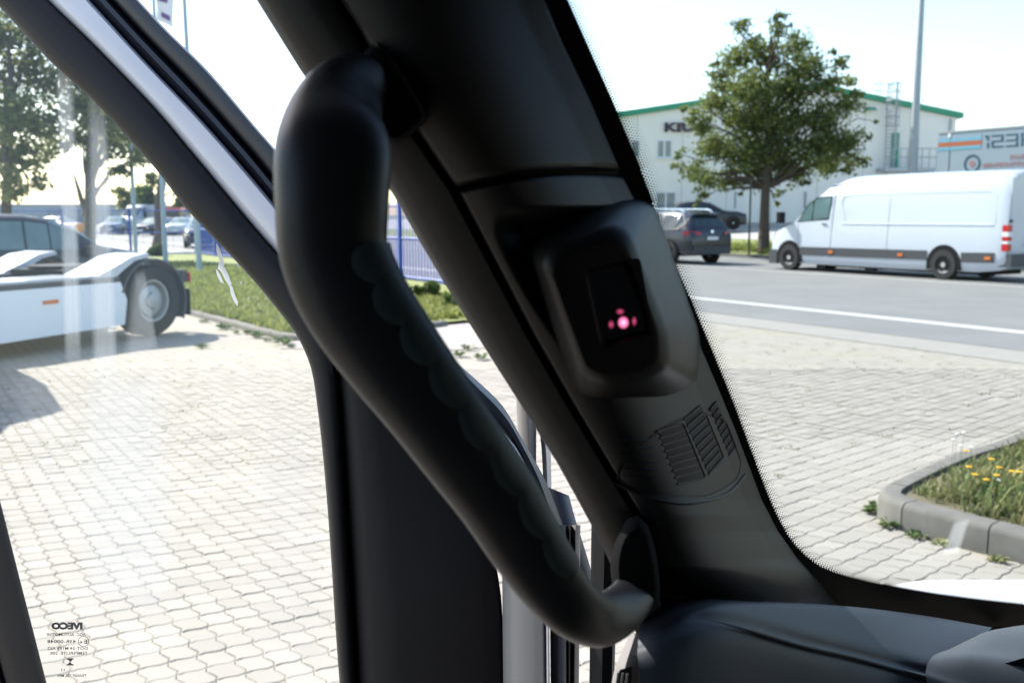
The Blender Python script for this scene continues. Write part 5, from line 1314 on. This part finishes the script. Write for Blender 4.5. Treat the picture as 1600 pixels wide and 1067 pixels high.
# white inner shell and hinge gap pieces
def vstrip(xa, xb, y0, y1, prof, name, m, doff=0.0, xa1=None, xb1=None):
    n = 12; A = [(lerp(xa, xa1 if xa1 is not None else xa, i / (n - 1)), lerp(y0, y1, i / (n - 1))) for i in range(n)]
    B = [(lerp(xb, xb1 if xb1 is not None else xb, i / (n - 1)), lerp(y0, y1, i / (n - 1))) for i in range(n)]
    b = band(A, B, [(u, o + doff) for u, o in prof], n); return part(b, name, m, door_o, ang=60)
rp = ((0, .05), (.0, .01), (.12, .0), (.5, -.006), (.9, .0), (1, .012), (1, .06))
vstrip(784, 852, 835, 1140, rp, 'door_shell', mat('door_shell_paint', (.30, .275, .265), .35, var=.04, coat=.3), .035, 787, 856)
vstrip(852, 857, 820, 1140, ((0, .03), (0, 0), (.5, -.002), (1, 0), (1, .03)), 'shell_edge', M['cabwhite'], .03, 855, 860)
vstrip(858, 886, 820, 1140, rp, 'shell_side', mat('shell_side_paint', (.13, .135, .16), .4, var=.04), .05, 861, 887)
vstrip(886, 893, 820, 1140, rp, 'hinge_gap', M['black'], .06, 886, 891)
vstrip(892, 907, 820, 1140, rp, 'hinge_plate', mat('hinge_paint', (.20, .18, .17), .5, var=.1), .07, 890, 904)
vstrip(924, 966, 820, 1140, rp, 'a_pillar_shell', M['black'], .0, 920, 958)
# outside mirror beyond the gap: arm, body, head edge
MO = lambda x, y, off=0.0: .92 + off
b = band([(705, 582), (738, 622), (777, 664), (809, 705), (838, 770), (850, 835), (860, 900), (868, 1000)], [(715, 568), (747, 596), (786, 635), (816, 686), (848, 742), (866, 784), (886, 838), (905, 885)], ((0, .05), (0, .01), (.3, -.004), (.7, -.004), (1, .01), (1, .05)), 40, MO)
part(b, 'mirror_housing', mat('mirror_plastic', (.035, .038, .05), .4, var=.1), door_o, ang=60)
b = band([(720, 622), (760, 672), (795, 722), (825, 775), (840, 800)], [(740, 622), (779, 666), (811, 707), (838, 768), (845, 800)], ((0, .04), (0, .0), (.5, -.006), (1, .004), (1, .04)), 30, lambda x, y, off=0.0: .90 + off)
part(b, 'mirror_edge', mat('mirror_edge_paint', (.85, .85, .87), .4, var=.03), door_o, ang=60)
b = band([(806, 610), (810, 700), (812, 790)], [(838, 610), (838, 700), (838, 790)], ((0, .06), (0, .02), (.25, .0), (.6, -.004), (.95, .01), (1, .06)), 12, lambda x, y, off=0.0: 1.0 + off)
part(b, 'mirror_arm', mat('mirror_arm_grey', (.17, .16, .16), .5, var=.05), door_o, ang=60)
b = band([(838, 640), (846, 700), (850, 790)], [(852, 660), (860, 700), (862, 790)], ((0, .05), (0, .01), (.5, 0), (1, .01), (1, .05)), 12, lambda x, y, off=0.0: 1.01 + off)
part(b, 'mirror_arm_cover', M['cabwhite'], door_o, ang=60)
b = band([(850, 758), (858, 795), (868, 830)], [(889, 774), (896, 800), (903, 824)], ((0, .05), (0, .01), (.3, 0), (.7, 0), (1, .01), (1, .05)), 12, lambda x, y, off=0.0: .99 + off)
part(b, 'mirror_joint', mat('mirror_joint_plastic', (.12, .13, .17), .5, var=.08), door_o, ang=60)
b = band([(862, 830), (878, 870), (890, 915)], [(904, 826), (920, 878), (930, 915)], ((0, .05), (0, .01), (.3, 0), (.7, 0), (1, .01), (1, .05)), 12, lambda x, y, off=0.0: .98 + off)
part(b, 'mirror_base', mat('mirror_base_plastic', (.15, .135, .125), .6, var=.1), door_o, ang=60)
# glass pane
gp = [(p[0] + 6, p[1] - 4) for p in resample(GE, 40)] + [(60, 1140), (-40, 700), (-500, 640), (-500, -60)]
gp = [(x, y) for x, y in gp]
b = MB(); b.add([P(x, y, dd(x, y, .014)) for x, y in gp], [tuple(range(len(gp)))])
pane = part(b, 'window_pane', M['glass'], door_o, ang=None)
gd = lambda x, y: dd(x, y, .012)  # the pale films below are reflections painted onto the pane
film([(82, 20), (116, 40), (132, 600), (100, 610)], gd, film_mat('reflection_b', .34), pane)
film([(132, 100), (168, 120), (190, 640), (142, 640)], gd, film_mat('reflection_c', .32), pane)
film([(110, 560), (275, 540), (285, 990), (120, 960)], gd, film_mat('reflection_e', .32), pane)
film([(0, 560), (120, 560), (180, 900), (60, 860)], gd, film_mat('reflection_f', .10), pane)
film([(205, 420), (228, 415), (252, 560), (185, 575)], gd, film_mat('reflection_g', .22), pane)
film([(380, 560), (500, 640), (530, 1080), (380, 1080)], gd, film_mat('reflection_h', .10), pane)
# dried splash
spm = MB()
for out_ in ([(338, 380), (342, 386), (347, 399), (351, 414), (347, 418), (342, 404), (338, 392)], [(344, 405), (350, 416), (357, 429), (362, 444), (358, 447), (351, 436), (345, 424), (340, 420)],
             [(357, 440), (364, 450), (367, 461), (372, 472), (371, 479), (365, 470), (361, 460)], [(337, 420), (341, 424), (346, 434), (350, 444), (344, 440), (339, 430)]):
    spm.add([P(x, y, dd(x, y, .0115)) for x, y in out_], [tuple(range(len(out_)))])
for (x, y, r) in ((372, 415, 2.5), (377, 442, 2), (366, 404, 2), (388, 466, 1.5), (374, 400, 1.3)):
    spm.add([P(x + r * cos(k_), y + r * sin(k_), dd(x, y, .0115)) for k_ in range(6)], [tuple(range(6))])
part(spm, 'dried_splash', M['splash'], pane, ang=None, uv=[(.5, .5)] * len(spm.v))
# printed glass stamp, mirrored because we look from inside
stp = MB()
def stamp(s, xr, yb, hpx, wpx, bold=0):
    d = dd(105, 1000, .0112); px = d / F
    o = P(xr, yb, d)
    R_ = Vector((1, 0, 0)); U_ = Vector((0, sin(TH), cos(TH)))
    text_on(stp, s, o, -R_, U_, Vector((0, 0, 0)), hpx / .70 * px, wpx * px, bold * px)
stamp('IVECO', 129, 982, 9.5, 49, 1.0)
stamp('AGC  AUTOMOTIVE', 134, 993, 4.5, 61, .12); stamp('43R-00048', 119, 1004, 5, 45, .12)
stamp('DOT-24 M189 AS2', 137, 1014.5, 4.5, 63, .1); stamp('TEMPERLITE  20K', 137, 1022, 4.5, 60, .1); stamp('TRANSP 70% MIN', 135, 1057, 4.2, 45, .1)
stamp('E', 136, 1005, 6.5, 4.5, .2); stamp('6', 128, 1004, 4, 3, .15); stamp('. . . 11', 113, 1048, 4, 17, .1)
cpt = [P(130.5 + 8 * cos(2 * pi * k_ / 24), 1001.5 + 8 * sin(2 * pi * k_ / 24), dd(105, 1000, .0112)) for k_ in range(25)]; stp.tube(cpt, .0003, 4, False)
for poly in ([(104, 1028), (115, 1028), (115, 1030), (104, 1030)], [(104, 1037), (115, 1037), (115, 1039), (104, 1039)], [(106, 1030), (113, 1030), (110.5, 1034)], [(108.5, 1033), (113, 1037), (106, 1037)]):
    stp.add([P(x, y, dd(105, 1000, .0112)) for x, y in poly], [tuple(range(len(poly)))])
part(stp, 'glass_stamp', M['stamp'], pane, ang=None)

# --- dashboard
rws = [
    ([(1002, 950), (1030, 940), (1062, 936), (1110, 934), (1181, 938), (1309, 946), (1430, 960), (1545, 980)], 1.00),
    ([(1000, 968), (1030, 957), (1058, 946), (1110, 938), (1181, 941), (1309, 949), (1430, 964), (1545, 985)], .86),
    ([(998, 990), (1040, 972), (1080, 955), (1135, 950), (1251, 978), (1330, 997), (1406, 1016), (1480, 1036)], .765),
    ([(997, 1000), (1040, 980), (1085, 968), (1150, 972), (1251, 1000), (1330, 1020), (1406, 1040), (1470, 1058)], .752),
    ([(997, 1008), (1040, 988), (1090, 976), (1152, 981), (1251, 1010), (1330, 1028), (1406, 1048), (1468, 1066)], .738),
    ([(996, 1022), (1040, 1010), (1090, 1002), (1150, 1008), (1251, 1032), (1330, 1050), (1406, 1068), (1468, 1086)], .728),
    ([(1000, 1060), (1040, 1066), (1090, 1070), (1150, 1076), (1251, 1096), (1330, 1110), (1406, 1125), (1468, 1140)], .715),
    ([(1010, 1200), (1040, 1205), (1090, 1210), (1150, 1215), (1251, 1230), (1330, 1240), (1406, 1250), (1468, 1260)], .69)]
LD = [.64, .592, .580, .572, .568, .560, .552, .54]
rows3 = [[(x, y, lerp(LD[i], d * .97 if i > 1 else (.86 if i == 0 else .815), sstep(1030, 1470, x))) for x, y in pl] for i, (pl, d) in enumerate(rws)]
cols_f = [resample(r, 60) for r in rows3]
nn = 70; dense = []
for j in range(nn):
    t = j / (nn - 1); dense.append([pl_eval([c[i] for c in cols_f], t) if False else None for i in range(60)])
dm = []
for i in range(60):
    colp = [(c[i][0], c[i][1], c[i][2] * 400) for c in cols_f]
    dm.append(resample(colp, nn))
b = MB(); b.grid([[P(dm[i][j][0], dm[i][j][1], dm[i][j][2] / 400) for j in range(nn)] for i in range(60)])
dash = part(b, 'dashboard', M['dash'], ang=70)
b = MB(); pts = [(1110, 968), (1152, 979), (1251, 1008), (1330, 1026), (1406, 1047), (1462, 1062)]
b.tube([P(x, y, lerp(.568, .738 * .97, sstep(1030, 1470, x)) - .0030) for x, y in resample(pts, 30)], [.0002 + .0014 * sstep(0, 8, i) for i in range(30)], 8); part(b, 'dash_ridge', M['dash'], dash)
# right pod beyond the groove
rws = [([(1554, 986), (1570, 981), (1600, 976), (1700, 968), (1900, 975)], .84), ([(1488, 1012), (1520, 996), (1556, 986), (1700, 985), (1900, 990)], .78), ([(1468, 1019), (1510, 1015), (1560, 1018), (1700, 1030), (1900, 1040)], .735), ([(1456, 1026), (1510, 1026), (1560, 1034), (1700, 1060), (1900, 1075)], .715), ([(1447, 1045), (1500, 1060), (1560, 1075), (1700, 1105), (1900, 1120)], .70), ([(1450, 1080), (1500, 1100), (1560, 1125), (1700, 1150), (1900, 1160)], .69), ([(1470, 1250), (1500, 1250), (1560, 1260), (1700, 1270), (1900, 1280)], .68)]
cols_f = [resample([(x, y, d) for x, y in pl], 40) for pl, d in rws]; dm = [resample([(c[i][0], c[i][1], c[i][2] * 400) for c in cols_f], 50) for i in range(40)]
b = MB(); b.grid([[P(q[0], q[1], q[2] / 400) for q in r] for r in dm]); pod = part(b, 'dashboard_pod', mat('pod_skin', (.048, .052, .060), .55, bump=.4, bscale=1100, var=.1), dash, ang=70)
b = MB(); pts = [(1570, 1036), (1600, 1027), (1680, 1018), (1680, 1075), (1620, 1060), (1590, 1050)]
b.prism([P(x, y, .715) for x, y in pts], ray(1600, 1040) * .02); part(b, 'air_slot', M['black'], dash)
# groove floor
b = MB(); b.grid([[P(x, y, d) for x, y, d in r] for r in ([(1560, 978, .9), (1520, 992, .86), (1470, 1012, .80), (1448, 1034, .76), (1440, 1060, .73), (1450, 1130, .71)], [(1600, 985, .9), (1560, 1005, .86), (1500, 1030, .80), (1470, 1050, .76), (1462, 1080, .73), (1475, 1140, .71)])]); part(b, 'dashboard_groove', M['black'], dash, ang=None)
# defroster end vent at the left end
b = band([(985, 986), (975, 1010), (962, 1040), (955, 1075), (952, 1140)], [(1012, 996), (1010, 1020), (1010, 1045), (1012, 1075), (1014, 1140)], ((0, .05), (0, .01), (.3, -.002), (.7, -.002), (1, .01), (1, .05)), 20, lambda x, y, off=0.0: .60 + off)
ve = part(b, 'end_vent', mat('vent_plastic', (.20, .185, .18), .5, var=.06), dash, ang=60)
b = MB(); b.add([P(x, y, .592) for x, y in ((968, 1046), (988, 1040), (986, 1075), (984, 1140), (955, 1140), (960, 1075))], [tuple(range(6))]); part(b, 'vent_opening', M['black'], dash, ang=None)
for k_ in range(3):
    b = MB(); b.tube([P(966 + 7 * k_, 1050 + k_, .588), P(958 + 8 * k_, 1100, .588)], .0007, 5); part(b, 'vent_fin', mat('fin_grey', (.10, .10, .10), .4), dash)
# white bonnet outside
rows_ = []
for j in range(14):
    t = j / 13; rr = []
    for i in range(24):
        x = lerp(1285, 2100, i / 23); ytop = 905.5 + 34 * max(0, (1470 - x) / 150) ** 2
        y = lerp(ytop, 1010, t) ; rr.append(P(x, y, lerp(1.55, 1.12, t ** 1.4)))
    rows_.append(rr)
b = MB(); b.grid(rows_); bo = part(b, 'bonnet', M['cabwhite'], ang=None)
for p in bo.data.polygons: p.use_smooth = True

# --- the rest of the cab round the camera
RZ = 2.03
roof = [(-.37, .64), (.4, .60), (1.55, .85), (1.7, -.95), (-.62, -.95)]  # front left corner pushed out, unseen, to shade the handle top
b = MB(); b.prism([(x, y, RZ) for x, y in roof], (0, 0, .06)); part(b, 'roof_lining', M['cabgrey'])
b = MB(); b.box((-.62, -1.0, .6), (1.7, -.95, RZ)); part(b, 'rear_wall', M['cabgrey'])
b = MB(); b.prism([(1.70, -.95, .6), (1.56, .8, .6), (1.56, .8, 1.55), (1.70, -.95, 1.55)], (.05, 0, 0)); b.prism([(1.70, -.95, 1.8), (1.56, .8, 1.8), (1.56, .8, RZ), (1.70, -.95, RZ)], (.05, 0, 0)); part(b, 'far_side_wall', M['cabgrey'])
b = MB(); b.prism([(-.62, -.95, .55), (1.7, -.95, .55), (1.56, .9, .55), (.0, .62, .55)], (0, 0, .05)); part(b, 'cab_floor', M['black'])
b = MB(); b.prism([(-.62, -.95, .6), (-.36, -.04, .6), (-.36, -.04, RZ), (-.62, -.95, RZ)], (-.04, 0, 0)); part(b, 'b_pillar_blocker', M['cabgrey'])  # unseen panel, widened to block light from the door opening
def seat(x, y, rz):
    t = MB(); t.box((x - .26, y - .30, .95), (x + .26, y + .2, 1.10)); s_ = part(t, 'seat', mat('seat_cloth', (.06, .06, .065), .9, var=.2))
    t = MB(); t.prism([(x - .25, y - .34, 1.08), (x + .25, y - .34, 1.08), (x + .23, y - .50, 1.75), (x - .23, y - .50, 1.75)], (0, -.12, 0)); part(t, 'seat_backrest', s_.data.materials[0], s_)
seat(.1, -.35, 0); seat(1.05, -.35, 0)
